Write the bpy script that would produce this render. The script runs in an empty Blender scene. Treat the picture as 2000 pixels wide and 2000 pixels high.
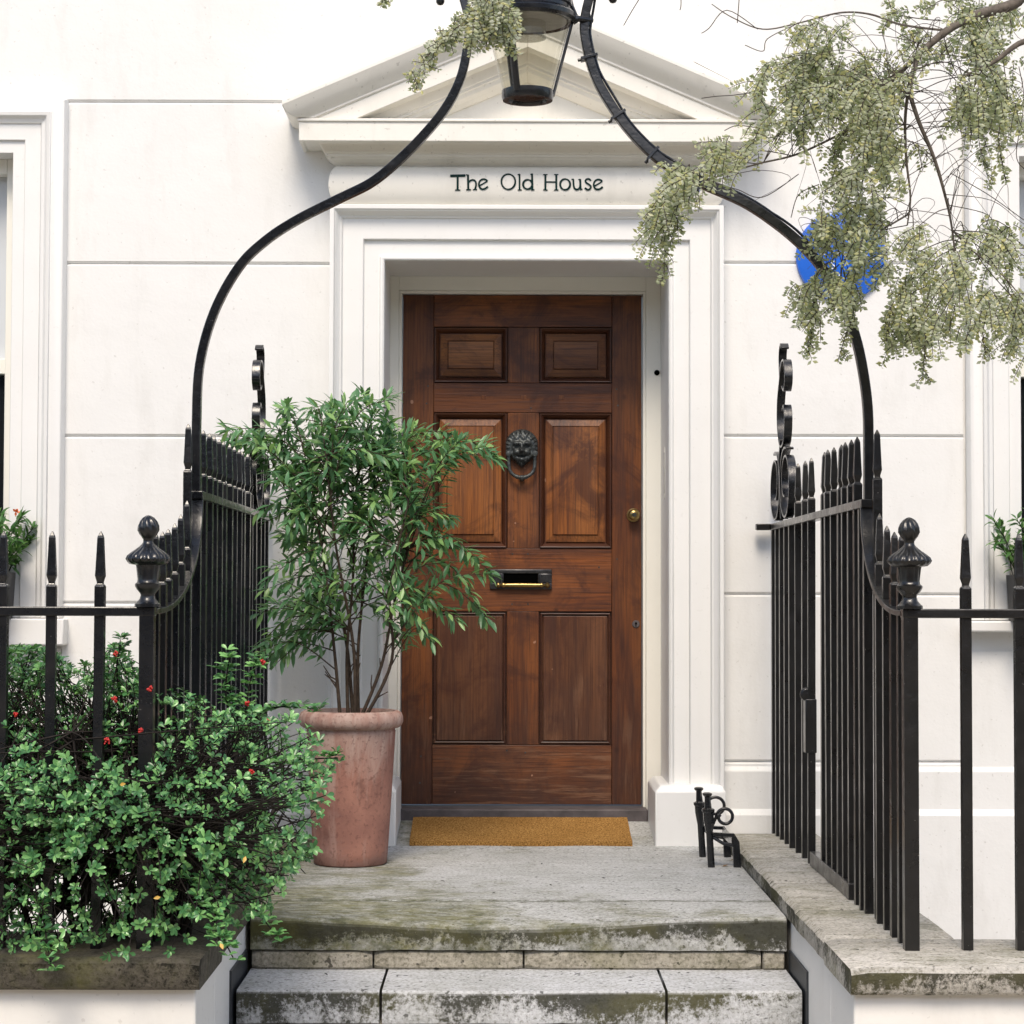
import bpy, math, random
from math import sin, cos, pi, radians, sqrt
from mathutils import Vector, Matrix, noise

scene = bpy.context.scene
COL = scene.collection
rnd = random.Random(11)

# ------------------------------------------------------------------ camera
CAM = Vector((0.0, -8.15, 0.94))
FPX = 50.0 / 24.0 * 2000.0
TILT = math.atan(165.0 / FPX)
YAW = math.atan(15.0 / FPX)
ROLL = radians(0.15)
ROT = Matrix.Rotation(-YAW, 3, 'Z') @ Matrix.Rotation(pi / 2 + TILT, 3, 'X') @ Matrix.Rotation(ROLL, 3, 'Z')
cam_data = bpy.data.cameras.new('camera')
cam_data.lens = 50.0
cam_data.sensor_width = 24.0
cam_data.sensor_height = 24.0
cam_data.clip_start = 0.1
cam_data.clip_end = 500.0
cam = bpy.data.objects.new('camera', cam_data)
COL.objects.link(cam)
cam.matrix_world = Matrix.Translation(CAM) @ ROT.to_4x4()
scene.camera = cam

# ------------------------------------------------------------------ sky, sun, exposure
SUN_EL, SUN_AZ = radians(52), radians(8)      # azimuth measured from straight behind the camera
world = bpy.data.worlds.new('World')
scene.world = world
world.use_nodes = True
wn = world.node_tree
wn.nodes.clear()
sky = wn.nodes.new('ShaderNodeTexSky')
sky.sky_type = 'NISHITA'
sky.sun_disc = False
sky.sun_elevation = SUN_EL
sky.sun_rotation = pi - SUN_AZ
sky.air_density = 1.0
sky.dust_density = 2.0
sky.ozone_density = 1.0
hs = wn.nodes.new('ShaderNodeHueSaturation')
hs.inputs['Saturation'].default_value = 0.85
bg = wn.nodes.new('ShaderNodeBackground')
bg.inputs['Strength'].default_value = 0.15
wo = wn.nodes.new('ShaderNodeOutputWorld')
wn.links.new(sky.outputs['Color'], hs.inputs['Color'])
wn.links.new(hs.outputs['Color'], bg.inputs['Color'])
wn.links.new(bg.outputs['Background'], wo.inputs['Surface'])
sd = bpy.data.lights.new('sun', 'SUN')
sd.energy = 1.9
sd.angle = radians(20)
sd.color = (1.0, 0.88, 0.73)
sun = bpy.data.objects.new('sun', sd)
COL.objects.link(sun)
sdir = Vector((-sin(SUN_AZ) * cos(SUN_EL), -cos(SUN_AZ) * cos(SUN_EL), sin(SUN_EL)))   # towards the sun
sun.rotation_euler = sdir.to_track_quat('Z', 'Y').to_euler()
sun.location = (0, -12, 12)
scene.view_settings.view_transform = 'Standard'
scene.view_settings.look = 'None'
scene.view_settings.gamma = 1.0
scene.view_settings.exposure = 0.60
scene.cycles.use_denoising = True
scene.cycles.max_bounces = 8
scene.cycles.transparent_max_bounces = 16
scene.cycles.caustics_reflective = False
scene.cycles.caustics_refractive = False


def W(u, v, y):
    """point on the plane at depth y that the photograph shows at pixel u, v (2000 px square)"""
    r = ROT @ Vector(((u - 1000) / FPX, (1000 - v) / FPX, -1))
    t = (y - CAM.y) / r.y
    return CAM + r * t


def WD(u, v, d):
    return W(u, v, CAM.y + d)


# ------------------------------------------------------------------ mesh collecting
class MB:
    def __init__(self):
        self.v = []
        self.f = []

    def add(self, vs, fs):
        o = len(self.v)
        self.v.extend([tuple(p) for p in vs])
        self.f.extend([tuple(i + o for i in q) for q in fs])

    def box(self, x0, x1, y0, y1, z0, z1):
        vs = [(x0, y0, z0), (x1, y0, z0), (x1, y1, z0), (x0, y1, z0), (x0, y0, z1), (x1, y0, z1), (x1, y1, z1), (x0, y1, z1)]
        self.add(vs, [(0, 3, 2, 1), (4, 5, 6, 7), (0, 1, 5, 4), (1, 2, 6, 5), (2, 3, 7, 6), (3, 0, 4, 7)])

    def loops(self, rings, closed=True, cap0=True, cap1=True):
        """skin a list of equally long rings of points"""
        n = len(rings[0])
        o = len(self.v)
        for r in rings:
            self.v.extend([tuple(p) for p in r])
        m = n if closed else n - 1
        for i in range(len(rings) - 1):
            for j in range(m):
                a = o + i * n + j
                b = o + i * n + (j + 1) % n
                self.f.append((a, b, b + n, a + n))
        if cap0:
            self.f.append(tuple(o + j for j in reversed(range(n))))
        if cap1:
            k = o + (len(rings) - 1) * n
            self.f.append(tuple(k + j for j in range(n)))

    def tube(self, pts, r, n=6, cap=True):
        pts = [Vector(p) for p in pts]
        if not isinstance(r, (list, tuple)):
            r = [r] * len(pts)
        prev = None
        rings = []
        for i, p in enumerate(pts):
            a = pts[max(i - 1, 0)]
            b = pts[min(i + 1, len(pts) - 1)]
            t = (b - a)
            t = t.normalized() if t.length > 1e-9 else Vector((0, 0, 1))
            if prev is None:
                h = Vector((0, 0, 1)) if abs(t.z) < 0.9 else Vector((1, 0, 0))
                s = t.cross(h).normalized()
            else:
                s = (prev - t * prev.dot(t))
                s = s.normalized() if s.length > 1e-6 else t.orthogonal().normalized()
            prev = s
            q = t.cross(s)
            rings.append([p + (s * cos(2 * pi * k / n) + q * sin(2 * pi * k / n)) * r[i] for k in range(n)])
        self.loops(rings, True, cap, cap)

    def sweep(self, pts, w, t, ax=Vector((0, 1, 0))):
        """rectangular section: w across the axis ax, t in the plane of the curve"""
        pts = [Vector(p) for p in pts]
        rings = []
        for i, p in enumerate(pts):
            d = (pts[min(i + 1, len(pts) - 1)] - pts[max(i - 1, 0)]).normalized()
            n = d.cross(ax).normalized()
            a = n.cross(d).normalized()
            ti = t[i] if isinstance(t, (list, tuple)) else t
            rings.append([p - a * w / 2 - n * ti / 2, p + a * w / 2 - n * ti / 2, p + a * w / 2 + n * ti / 2, p - a * w / 2 + n * ti / 2])
        self.loops(rings)

    def lathe(self, prof, c, n=32, axis='Z', flute=None):
        rings = []
        for (r, h) in prof:
            ring = []
            for k in range(n):
                a = 2 * pi * k / n
                rr = r if flute is None else r * flute(a, h)
                if axis == 'Z':
                    ring.append((c[0] + rr * cos(a), c[1] + rr * sin(a), c[2] + h))
                else:
                    ring.append((c[0] + rr * cos(a), c[1] + h, c[2] + rr * sin(a)))
            rings.append(ring)
        self.loops(rings)

    def prism(self, prof, c=(0, 0, 0)):
        """square section, prof = (half width, z)"""
        rings = [[(c[0] - w, c[1] - w, c[2] + z), (c[0] + w, c[1] - w, c[2] + z), (c[0] + w, c[1] + w, c[2] + z), (c[0] - w, c[1] + w, c[2] + z)] for (w, z) in prof]
        self.loops(rings)

    def poly(self, pts, dy):
        """flat outline in x, z at given y, extruded towards +y by dy"""
        n = len(pts)
        vs = [Vector(p) for p in pts] + [Vector(p) + Vector((0, dy, 0)) for p in pts]
        fs = [tuple(range(n)), tuple(reversed(range(n, 2 * n)))]
        for i in range(n):
            j = (i + 1) % n
            fs.append((i, i + n, j + n, j))
        self.add(vs, fs)

    def build(self, name, mat, root=None, parent=None, smooth=35, bevel=0.0, bseg=2):
        org = ORG.get(root.name, Vector()) if root else Vector()
        me = bpy.data.meshes.new(name)
        me.from_pydata([(p[0] - org.x, p[1] - org.y, p[2] - org.z) for p in self.v], [], self.f)
        me.materials.append(mat)
        if smooth:
            for p in me.polygons:
                p.use_smooth = True
            try:
                me.set_sharp_from_angle(angle=radians(smooth))
            except Exception:
                pass
        ob = bpy.data.objects.new(name, me)
        COL.objects.link(ob)
        if root is not None:
            ob.parent = parent or root
        if bevel:
            b = ob.modifiers.new('bevel', 'BEVEL')
            b.width = bevel
            b.segments = bseg
            b.limit_method = 'ANGLE'
            b.angle_limit = radians(40)
        me.update()
        return ob


ORG = {}


def thing(name, label, cat, loc=(0, 0, 0), group=None):
    o = bpy.data.objects.new(name, None)
    COL.objects.link(o)
    o.location = loc
    o.empty_display_size = 0.1
    o['label'] = label
    o['category'] = cat
    if group:
        o['group'] = group
    ORG[o.name] = Vector(loc)
    return o


def tag(o, label, cat, group=None):
    o['label'] = label
    o['category'] = cat
    if group:
        o['group'] = group
    return o


# ------------------------------------------------------------------ materials
class NT:
    def __init__(self, name):
        self.m = bpy.data.materials.new(name)
        self.m.use_nodes = True
        self.t = self.m.node_tree
        self.t.nodes.clear()
        self.out = self.n('ShaderNodeOutputMaterial')
        self.p = self.n('ShaderNodeBsdfPrincipled')
        self.l(self.p.outputs[0], self.out.inputs[0])
        self.geo = self.n('ShaderNodeNewGeometry')

    def n(self, t):
        return self.t.nodes.new(t)

    def l(self, a, b):
        self.t.links.new(a, b)

    def pos(self, sx=1, sy=1, sz=1):
        m = self.n('ShaderNodeMapping')
        m.inputs['Scale'].default_value = (sx, sy, sz)
        self.l(self.geo.outputs['Position'], m.inputs['Vector'])
        return m.outputs[0]

    def noise(self, vec, scale, detail=5, rough=0.6, dist=0.0):
        k = self.n('ShaderNodeTexNoise')
        k.inputs['Scale'].default_value = scale
        k.inputs['Detail'].default_value = detail
        k.inputs['Roughness'].default_value = rough
        k.inputs['Distortion'].default_value = dist
        self.l(vec, k.inputs['Vector'])
        return k.outputs['Fac']

    def ramp(self, fac, a, b, ca=(0, 0, 0, 1), cb=(1, 1, 1, 1)):
        r = self.n('ShaderNodeValToRGB')
        r.color_ramp.elements[0].position = a
        r.color_ramp.elements[1].position = b
        r.color_ramp.elements[0].color = ca
        r.color_ramp.elements[1].color = cb
        self.l(fac, r.inputs[0])
        return r.outputs[0]

    def mr(self, val, a, b, c=0.0, d=1.0):
        r = self.n('ShaderNodeMapRange')
        r.inputs[1].default_value = a
        r.inputs[2].default_value = b
        r.inputs[3].default_value = c
        r.inputs[4].default_value = d
        self.l(val, r.inputs[0])
        return r.outputs[0]

    def math(self, op, a, b=None):
        k = self.n('ShaderNodeMath')
        k.operation = op
        for i, x in enumerate((a, b)):
            if x is None:
                continue
            if isinstance(x, (int, float)):
                k.inputs[i].default_value = x
            else:
                self.l(x, k.inputs[i])
        return k.outputs[0]

    def mix(self, fac, a, b, mode='MIX'):
        k = self.n('ShaderNodeMix')
        k.data_type = 'RGBA'
        k.blend_type = mode
        k.clamp_factor = True
        for x, i in ((fac, 0), (a, 6), (b, 7)):
            if isinstance(x, (int, float)):
                k.inputs[i].default_value = x
            elif isinstance(x, tuple):
                k.inputs[i].default_value = x if len(x) == 4 else x + (1,)
            else:
                self.l(x, k.inputs[i])
        return k.outputs[2]

    def xyz(self):
        s = self.n('ShaderNodeSeparateXYZ')
        self.l(self.geo.outputs['Position'], s.inputs[0])
        return s.outputs

    def nrm(self):
        s = self.n('ShaderNodeSeparateXYZ')
        self.l(self.geo.outputs['True Normal'], s.inputs[0])
        return s.outputs

    def bump(self, h, strength, dist):
        b = self.n('ShaderNodeBump')
        b.inputs['Strength'].default_value = strength
        b.inputs['Distance'].default_value = dist
        self.l(h, b.inputs['Height'])
        self.l(b.outputs[0], self.p.inputs['Normal'])

    def set(self, color=None, rough=None, spec=None, metal=None):
        for key, x in (('Base Color', color), ('Roughness', rough), ('Specular IOR Level', spec), ('Metallic', metal)):
            if x is None:
                continue
            if isinstance(x, (int, float)):
                self.p.inputs[key].default_value = x
            elif isinstance(x, tuple):
                self.p.inputs[key].default_value = x if len(x) == 4 else x + (1,)
            else:
                self.l(x, self.p.inputs[key])


def stucco(name, col, dirt=0.12, bumpd=0.0025, smooth=False):
    k = NT(name)
    p = k.pos()
    a = k.noise(p, 1.3, 5, 0.6)
    b = k.noise(k.pos(9, 9, 2.2), 1.0, 6, 0.65)
    c = k.mix(k.mr(a, 0.35, 0.75, 0.0, 0.5), col, (col[0] * 0.93, col[1] * 0.935, col[2] * 0.93))
    c = k.mix(k.math('MULTIPLY', k.mr(b, 0.53, 0.74, 0, 1), dirt), c, (0.42, 0.40, 0.35))
    spk = k.noise(p, 60, 3, 0.5)
    c = k.mix(k.math('MULTIPLY', k.mr(spk, 0.67, 0.71, 0, 1), dirt * 1.6), c, (0.32, 0.30, 0.26))
    k.set(c, 0.62 if not smooth else 0.42, 0.35)
    h = k.math('ADD', k.noise(p, 5, 4, 0.5), k.math('MULTIPLY', k.noise(p, 90, 3, 0.5), 0.05 if smooth else 0.10))
    k.bump(h, 0.5, bumpd * (0.6 if smooth else 1.0) * 4)
    return k.m


def stone(name, base, moss=0.3, ztop=None, mossx=None, dark=(0.030, 0.030, 0.018), heavy=1.0, frontmoss=None, joint=None, grime=0.5):
    k = NT(name)
    p = k.pos()
    big = k.noise(p, 2.6, 6, 0.62, 0.3)
    med = k.noise(k.pos(1, 2.4, 1), 9, 8, 0.70, 0.4)
    mot = k.noise(k.pos(0.7, 1.5, 1), 26, 8, 0.76)
    fine = k.noise(p, 95, 5, 0.7)
    sc = lambda f, g=None: (base[0] * f, base[1] * f, base[2] * (g or f))
    c = k.mix(k.mr(big, 0.3, 0.72), sc(1.08, 1.12), sc(0.76))
    c = k.mix(k.math('MULTIPLY', k.mr(med, 0.46, 0.74), grime), c, sc(0.42, 0.37))
    c = k.mix(k.math('MULTIPLY', k.mr(mot, 0.52, 0.66), grime * 0.9), c, sc(0.40, 0.35))
    c = k.mix(k.math('MULTIPLY', k.mr(mot, 0.45, 0.33), 0.5), c, sc(1.25, 1.27))
    c = k.mix(k.math('MULTIPLY', k.mr(fine, 0.53, 0.62), 0.75), c, sc(0.34, 0.29))
    c = k.mix(k.math('MULTIPLY', k.mr(fine, 0.47, 0.38), 0.5), c, sc(1.3, 1.3))
    pits = k.noise(p, 42, 2, 0.5)
    c = k.mix(k.mr(pits, 0.66, 0.70, 0, 0.85), c, sc(0.12))
    xyz = k.xyz()
    m = k.math('ADD', k.math('MULTIPLY', k.noise(k.pos(1.0, 1.0, 0.8), 5.5, 8, 0.74, 0.6), 1.3), k.math('ADD', k.math('MULTIPLY', k.noise(k.pos(1, 1, 0.2), 1.7, 2, 0.5), 0.9), -0.6))
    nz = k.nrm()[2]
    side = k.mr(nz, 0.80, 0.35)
    gm = k.noise(p, 3.1, 7, 0.68, 0.5)
    if moss:
        g = gm
        if mossx is not None:
            g = k.math('ADD', g, k.mr(xyz[0], mossx[0], mossx[1], 0.22, -0.10))
        if frontmoss is not None:
            g = k.math('ADD', g, k.mr(xyz[1], frontmoss[0], frontmoss[1], -0.06, 0.13))
        lim = k.math('MULTIPLY', k.mr(g, 0.47, 0.68), k.mr(mot, 0.32, 0.56, 0.35, 1.0))
        mc = k.mix(k.mr(med, 0.4, 0.62), (0.170, 0.165, 0.062), (0.062, 0.068, 0.026))
        c = k.mix(k.math('MULTIPLY', lim, moss), c, mc)
    if joint is not None:
        j = k.math('ABSOLUTE', k.math('SUBTRACT', xyz[1], joint))
        jm = k.math('ADD', k.mr(j, 0.0, 0.06, 0.22, -0.1), k.math('MULTIPLY', mot, 0.8))
        c = k.mix(k.mr(jm, 0.45, 0.62, 0, 0.75), c, (0.07, 0.075, 0.045))
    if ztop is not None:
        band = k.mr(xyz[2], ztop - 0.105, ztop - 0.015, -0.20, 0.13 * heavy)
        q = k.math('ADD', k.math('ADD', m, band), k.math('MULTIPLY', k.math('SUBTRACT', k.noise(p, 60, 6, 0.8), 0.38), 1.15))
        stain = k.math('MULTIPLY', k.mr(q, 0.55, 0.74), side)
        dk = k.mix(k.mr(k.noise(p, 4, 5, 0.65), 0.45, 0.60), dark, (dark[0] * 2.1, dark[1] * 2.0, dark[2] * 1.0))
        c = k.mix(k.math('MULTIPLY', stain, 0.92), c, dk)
    k.set(c, 0.85, 0.25)
    h = k.math('ADD', k.math('ADD', k.math('MULTIPLY', med, 0.6), k.math('MULTIPLY', mot, 0.45)), k.math('MULTIPLY', fine, 0.22))
    k.bump(h, 0.9, 0.014)
    return k.m


def wood(name, axis, ca=(0.215, 0.080, 0.024), cb=(0.052, 0.018, 0.009), cw=(0.33, 0.130, 0.038)):
    k = NT(name)
    s = (26, 26, 1.4) if axis == 'Z' else (1.4, 26, 26)
    p = k.pos(*s)
    warp = k.noise(k.pos(3, 3, 0.7) if axis == 'Z' else k.pos(0.7, 3, 3), 2.0, 3, 0.5)
    g = k.noise(p, 1.0, 7, 0.66, 1.1)
    fineg = k.noise(k.pos(190, 190, 5) if axis == 'Z' else k.pos(5, 190, 190), 1.0, 3, 0.6)
    big = k.noise(k.pos(), 3.0, 4, 0.6)
    hue = k.n('ShaderNodeTexNoise')
    c = k.mix(k.mr(g, 0.36, 0.64), ca, cb)
    c = k.mix(k.mr(warp, 0.42, 0.64, 0, 0.7), c, cw)
    ringv = k.n('ShaderNodeTexWave')
    ringv.wave_type = 'BANDS'
    ringv.bands_direction = 'X' if axis == 'Z' else 'Z'
    ringv.inputs['Scale'].default_value = 22
    ringv.inputs['Distortion'].default_value = 9
    ringv.inputs['Detail'].default_value = 3
    ringv.inputs['Detail Scale'].default_value = 0.8
    k.l(k.pos(1, 1, 0.10) if axis == 'Z' else k.pos(0.10, 1, 1), ringv.inputs['Vector'])
    c = k.mix(k.mr(ringv.outputs['Fac'], 0.5, 0.95, 0, 0.20), c, cb)
    c = k.mix(k.mr(k.noise(k.pos(), 4.6, 6, 0.7, 0.8), 0.48, 0.62, 0, 0.8), c, (0.060, 0.020, 0.011))
    # wear: paler, greyer timber towards the foot of the door where rain splashes
    z = k.xyz()[2]
    wear = k.math('ADD', k.mr(z, 0.10, 0.95, 0.36, -0.30), k.math('MULTIPLY', k.noise(k.pos(2, 2, 2), 3, 5, 0.65), 1.0))
    c = k.mix(k.mr(wear, 0.45, 0.9, 0, 0.72), c, (0.060, 0.031, 0.022))
    scratch = k.noise(k.pos(4, 4, 46) if axis == 'X' else k.pos(30, 30, 3), 1.0, 5, 0.7, 0.4)
    c = k.mix(k.math('MULTIPLY', k.mr(wear, 0.42, 0.78), k.mr(scratch, 0.52, 0.63, 0, 0.7)), c, (0.22, 0.115, 0.065))
    c = k.mix(k.mr(fineg, 0.50, 0.66, 0, 0.62), c, (0.035, 0.012, 0.007))
    vor = k.n('ShaderNodeTexVoronoi')
    vor.inputs['Scale'].default_value = 5.5
    k.l(k.pos(1.0, 0.2, 0.75), vor.inputs['Vector'])
    c = k.mix(k.mr(vor.outputs['Distance'], 0.075, 0.02, 0, 0.8), c, (0.022, 0.009, 0.006))
    ov = k.n('ShaderNodeObjectInfo')
    c = k.mix(k.mr(ov.outputs['Random'], 0, 1, 0.0, 0.40), c, (0.050, 0.017, 0.009))
    # pale chips and bruises
    chip = k.noise(k.pos(1, 1, 1), 23, 2, 0.5)
    c = k.mix(k.mr(chip, 0.75, 0.765, 0, 0.8), c, (0.36, 0.20, 0.13))
    k.set(c, k.mr(g, 0.3, 0.7, 0.33, 0.5), 0.4)
    k.bump(k.math('ADD', g, k.math('MULTIPLY', fineg, 0.4)), 0.35, 0.004)
    k.t.nodes.remove(hue)
    return k.m


def iron(name, col=(0.0045, 0.0055, 0.0075), rough=0.26, lump=0.004):
    k = NT(name)
    p = k.pos()
    a = k.noise(p, 42, 5, 0.6, 0.3)
    b = k.noise(p, 13, 4, 0.6)
    spk = k.noise(p, 160, 2, 0.5)
    c = k.mix(k.mr(b, 0.5, 0.75, 0, 0.6), col, (0.010, 0.008, 0.007))
    c = k.mix(k.mr(spk, 0.73, 0.78, 0, 0.45), c, (0.30, 0.28, 0.26))
    k.set(c, k.mr(b, 0.3, 0.7, rough - 0.08, rough + 0.12), 0.42)
    k.p.inputs['Coat Weight'].default_value = 0.4
    k.p.inputs['Coat Roughness'].default_value = 0.15
    k.bump(k.math('ADD', a, k.math('MULTIPLY', b, 0.6)), 0.45, lump)
    return k.m


def leafmat(name, c1, c2, c3, rough=0.42, trans=0.25, hi=0.72):
    k = NT(name)
    r = k.geo.outputs['Random Per Island']
    c = k.mix(k.mr(r, 0.0, 0.6), c1, c2)
    c = k.mix(k.mr(r, hi, hi + 0.14), c, c3)
    c = k.mix(k.mr(k.noise(k.pos(), 4, 3, 0.5), 0.42, 0.62, 0, 0.5), c, c1)
    k.set(c, rough, 0.5)
    tr = k.n('ShaderNodeBsdfTranslucent')
    tc = k.mix(0.5, c, (0.16, 0.30, 0.05), 'MIX')
    k.l(tc, tr.inputs[0])
    ms = k.n('ShaderNodeMixShader')
    ms.inputs[0].default_value = trans
    k.l(k.p.outputs[0], ms.inputs[1])
    k.l(tr.outputs[0], ms.inputs[2])
    k.l(ms.outputs[0], k.out.inputs[0])
    return k.m


def plain(name, col, rough=0.5, metal=0.0, var=0.25, scale=30, bumpd=0.0015, spec=0.5):
    k = NT(name)
    a = k.noise(k.pos(), scale, 5, 0.6)
    c = k.mix(k.mr(a, 0.35, 0.7), col, tuple(x * (1 - var) for x in col))
    k.set(c, rough, spec, metal)
    k.bump(a, 0.4, bumpd)
    return k.m


def glass(name, tint=(0.97, 0.98, 0.97), refl=1.0):
    k = NT(name)
    tb = k.n('ShaderNodeBsdfTransparent')
    tb.inputs[0].default_value = tint + (1,)
    gb = k.n('ShaderNodeBsdfGlossy')
    gb.inputs['Roughness'].default_value = 0.03
    fr = k.n('ShaderNodeLayerWeight')
    fr.inputs[0].default_value = 0.5
    ms = k.n('ShaderNodeMixShader')
    k.l(k.math('ADD', k.math('MULTIPLY', k.math('POWER', fr.outputs['Facing'], 5.0), 0.7 * refl), 0.045), ms.inputs[0])
    k.l(tb.outputs[0], ms.inputs[1])
    k.l(gb.outputs[0], ms.inputs[2])
    k.l(ms.outputs[0], k.out.inputs[0])
    return k.m


WHITE = (0.785, 0.78, 0.76)
M_WALL = stucco('painted stucco', WHITE, 0.17)
M_TRIM = stucco('painted moulding', (0.795, 0.79, 0.77), 0.05, smooth=True)
M_CORN = stucco('weathered painted cornice', (0.81, 0.785, 0.72), 0.22, smooth=True)
M_FRAME = stucco('painted timber frame', (0.83, 0.81, 0.735), 0.05, smooth=True)
M_CHEEK = stucco('painted low wall', (0.80, 0.785, 0.75), 0.14)
M_WOODV = wood('stained timber upright grain', 'Z', (0.215, 0.068, 0.019), (0.046, 0.014, 0.007), (0.31, 0.108, 0.028))
M_WOODH = wood('stained timber level grain', 'X', (0.205, 0.063, 0.018), (0.046, 0.014, 0.007), (0.30, 0.100, 0.027))
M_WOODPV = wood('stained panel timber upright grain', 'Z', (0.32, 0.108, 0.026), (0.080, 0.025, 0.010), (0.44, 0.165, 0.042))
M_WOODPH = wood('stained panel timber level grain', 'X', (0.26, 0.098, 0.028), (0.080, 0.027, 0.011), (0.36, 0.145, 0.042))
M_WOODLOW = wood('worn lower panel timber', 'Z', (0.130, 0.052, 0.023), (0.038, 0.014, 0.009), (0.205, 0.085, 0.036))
M_WOODM = wood('shadow darkened moulding timber', 'X', (0.075, 0.026, 0.012), (0.028, 0.010, 0.006), (0.11, 0.040, 0.015))  # shadow lines round the door panels are put into this moulding colour
M_IRON = iron('black painted iron')
M_IRON2 = iron('black painted ironwork rough', (0.006, 0.0058, 0.0056), 0.32, 0.006)
M_LAND = stone('landing stone', (0.50, 0.505, 0.485), 0.85, 0.0, (-0.70, 0.25), heavy=2.9, frontmoss=(-1.1, -1.85), joint=-1.51, grime=0.55)
M_TREAD = stone('tread stone', (0.58, 0.59, 0.59), 0.25, -0.155, None, heavy=1.0, grime=0.35)
M_BLOCK = stone('riser block stone', (0.42, 0.39, 0.32), 0.65, None, grime=0.8)
M_COPER = stone('pale coping stone', (0.56, 0.53, 0.465), 0.6, 0.075, None, heavy=1.5, grime=0.7)
M_COPEL = stone('mossy coping stone', (0.125, 0.112, 0.088), 0.85, 0.12, None, (0.012, 0.012, 0.008), heavy=1.3, grime=0.8)
M_PAVE = stone('paving', (0.48, 0.43, 0.35), 0.05)
M_BRICK = plain('brown brick', (0.19, 0.115, 0.08), 0.85, 0, 0.5, 6, 0.01, 0.2)
M_SKIRT = plain('dark skirting paint', (0.030, 0.034, 0.040), 0.5)
M_SILL = plain('grey timber threshold', (0.115, 0.098, 0.10), 0.6, 0, 0.5, 14, 0.004)
M_BRASS = plain('aged brass', (0.42, 0.30, 0.12), 0.32, 1.0, 0.5, 40)
M_BRONZE = plain('dark bronze', (0.085, 0.095, 0.095), 0.42, 0.55, 0.75, 70, 0.003)
M_PEWTER = plain('worn letterbox metal', (0.10, 0.10, 0.105), 0.30, 0.85, 0.5, 40)
M_BLACK = plain('black opening', (0.002, 0.002, 0.002), 0.9, spec=0.0)
M_GREEN = plain('dark green lettering paint', (0.002, 0.026, 0.024), 0.6, spec=0.15)
M_BLUE = plain('blue enamel', (0.022, 0.135, 0.62), 0.25, 0, 0.12, 12, 0.0008)
M_LETW = plain('white enamel lettering', (0.82, 0.84, 0.86), 0.35)
M_SOIL = plain('dark potting soil', (0.03, 0.022, 0.016), 0.95, 0, 0.5, 60, 0.01)
M_BARK = plain('grey brown bark', (0.072, 0.052, 0.038), 0.85, 0, 0.55, 60, 0.006, 0.2)
M_TWIG = plain('dark shrub bark', (0.026, 0.021, 0.018), 0.8, 0, 0.5, 50, 0.005, 0.2)
M_TWIGT = plain('grey twig bark', (0.085, 0.070, 0.058), 0.8, 0, 0.5, 50, 0.004, 0.2)
M_GLASS = glass('lamp glass', (0.90, 0.89, 0.83), 1.3)
M_PANE = plain('dark window glass', (0.012, 0.014, 0.016), 0.06, 0, 0.2, 3, 0.0002)
M_BLIND = plain('pale blind behind glass', (0.62, 0.65, 0.68), 0.12, 0, 0.1, 3, 0.0002)
M_PLANTER = plain('dark planter', (0.02, 0.02, 0.022), 0.5)
M_RED = plain('red berry skin', (0.52, 0.018, 0.014), 0.35, 0, 0.35, 90)
M_LAMPIN = plain('lamp gear metal', (0.42, 0.41, 0.39), 0.4, 0.0, 0.3, 30)

M_LEAF = leafmat('potted shrub leaves', (0.062, 0.165, 0.070), (0.145, 0.32, 0.145), (0.30, 0.50, 0.17), 0.34, 0.36, 0.64)
M_BUSH = leafmat('bush leaves', (0.038, 0.130, 0.044), (0.105, 0.30, 0.105), (0.25, 0.52, 0.17), 0.28, 0.26, 0.52)
M_TREEL = leafmat('tree leaflets', (0.33, 0.36, 0.17), (0.60, 0.62, 0.50), (0.62, 0.58, 0.26), 0.40, 0.45)
M_BOX = leafmat('window box leaves', (0.03, 0.10, 0.02), (0.08, 0.20, 0.05), (0.15, 0.30, 0.07), 0.4, 0.25)


def terracotta():
    k = NT('weathered terracotta')
    p = k.pos()
    a = k.noise(k.pos(14, 14, 2.2), 1.0, 6, 0.65, 0.3)
    b = k.noise(p, 6, 6, 0.65)
    f = k.noise(p, 70, 4, 0.6)
    z = k.xyz()[2]
    c = k.mix(k.mr(b, 0.35, 0.7), (0.345, 0.170, 0.128), (0.20, 0.095, 0.078))
    lime = k.math('ADD', a, k.mr(z, 0.20, 0.45, -0.06, 0.15))
    c = k.mix(k.mr(lime, 0.47, 0.72, 0, 0.8), c, (0.47, 0.36, 0.31))
    c = k.mix(k.mr(k.math('ADD', b, k.mr(z, 0.0, 0.13, 0.26, 0)), 0.60, 0.70, 0, 0.5), c, (0.33, 0.20, 0.17))
    c = k.mix(k.mr(f, 0.55, 0.66, 0, 0.5), c, (0.13, 0.062, 0.050))
    c = k.mix(k.mr(k.noise(k.pos(1, 1, 0.5), 11, 6, 0.7), 0.54, 0.68, 0, 0.55), c, (0.12, 0.060, 0.048))
    k.set(c, 0.8, 0.25)
    k.bump(k.math('ADD', f, b), 0.4, 0.004)
    return k.m


def coir():
    k = NT('coir matting')
    a = k.noise(k.pos(), 170, 4, 0.8)
    b = k.noise(k.pos(), 6, 4, 0.6)
    c = k.mix(k.mr(a, 0.40, 0.60), (0.15, 0.066, 0.014), (0.58, 0.33, 0.105))
    c = k.mix(k.mr(b, 0.4, 0.7, 0, 0.25), c, (0.22, 0.10, 0.02))
    k.set(c, 0.95, 0.1)
    k.bump(a, 1.0, 0.006)
    return k.m


M_POT = terracotta()
M_COIR = coir()


# ================================================================== THE SETTING
def structure(o):
    o['kind'] = 'structure'
    return o


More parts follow.
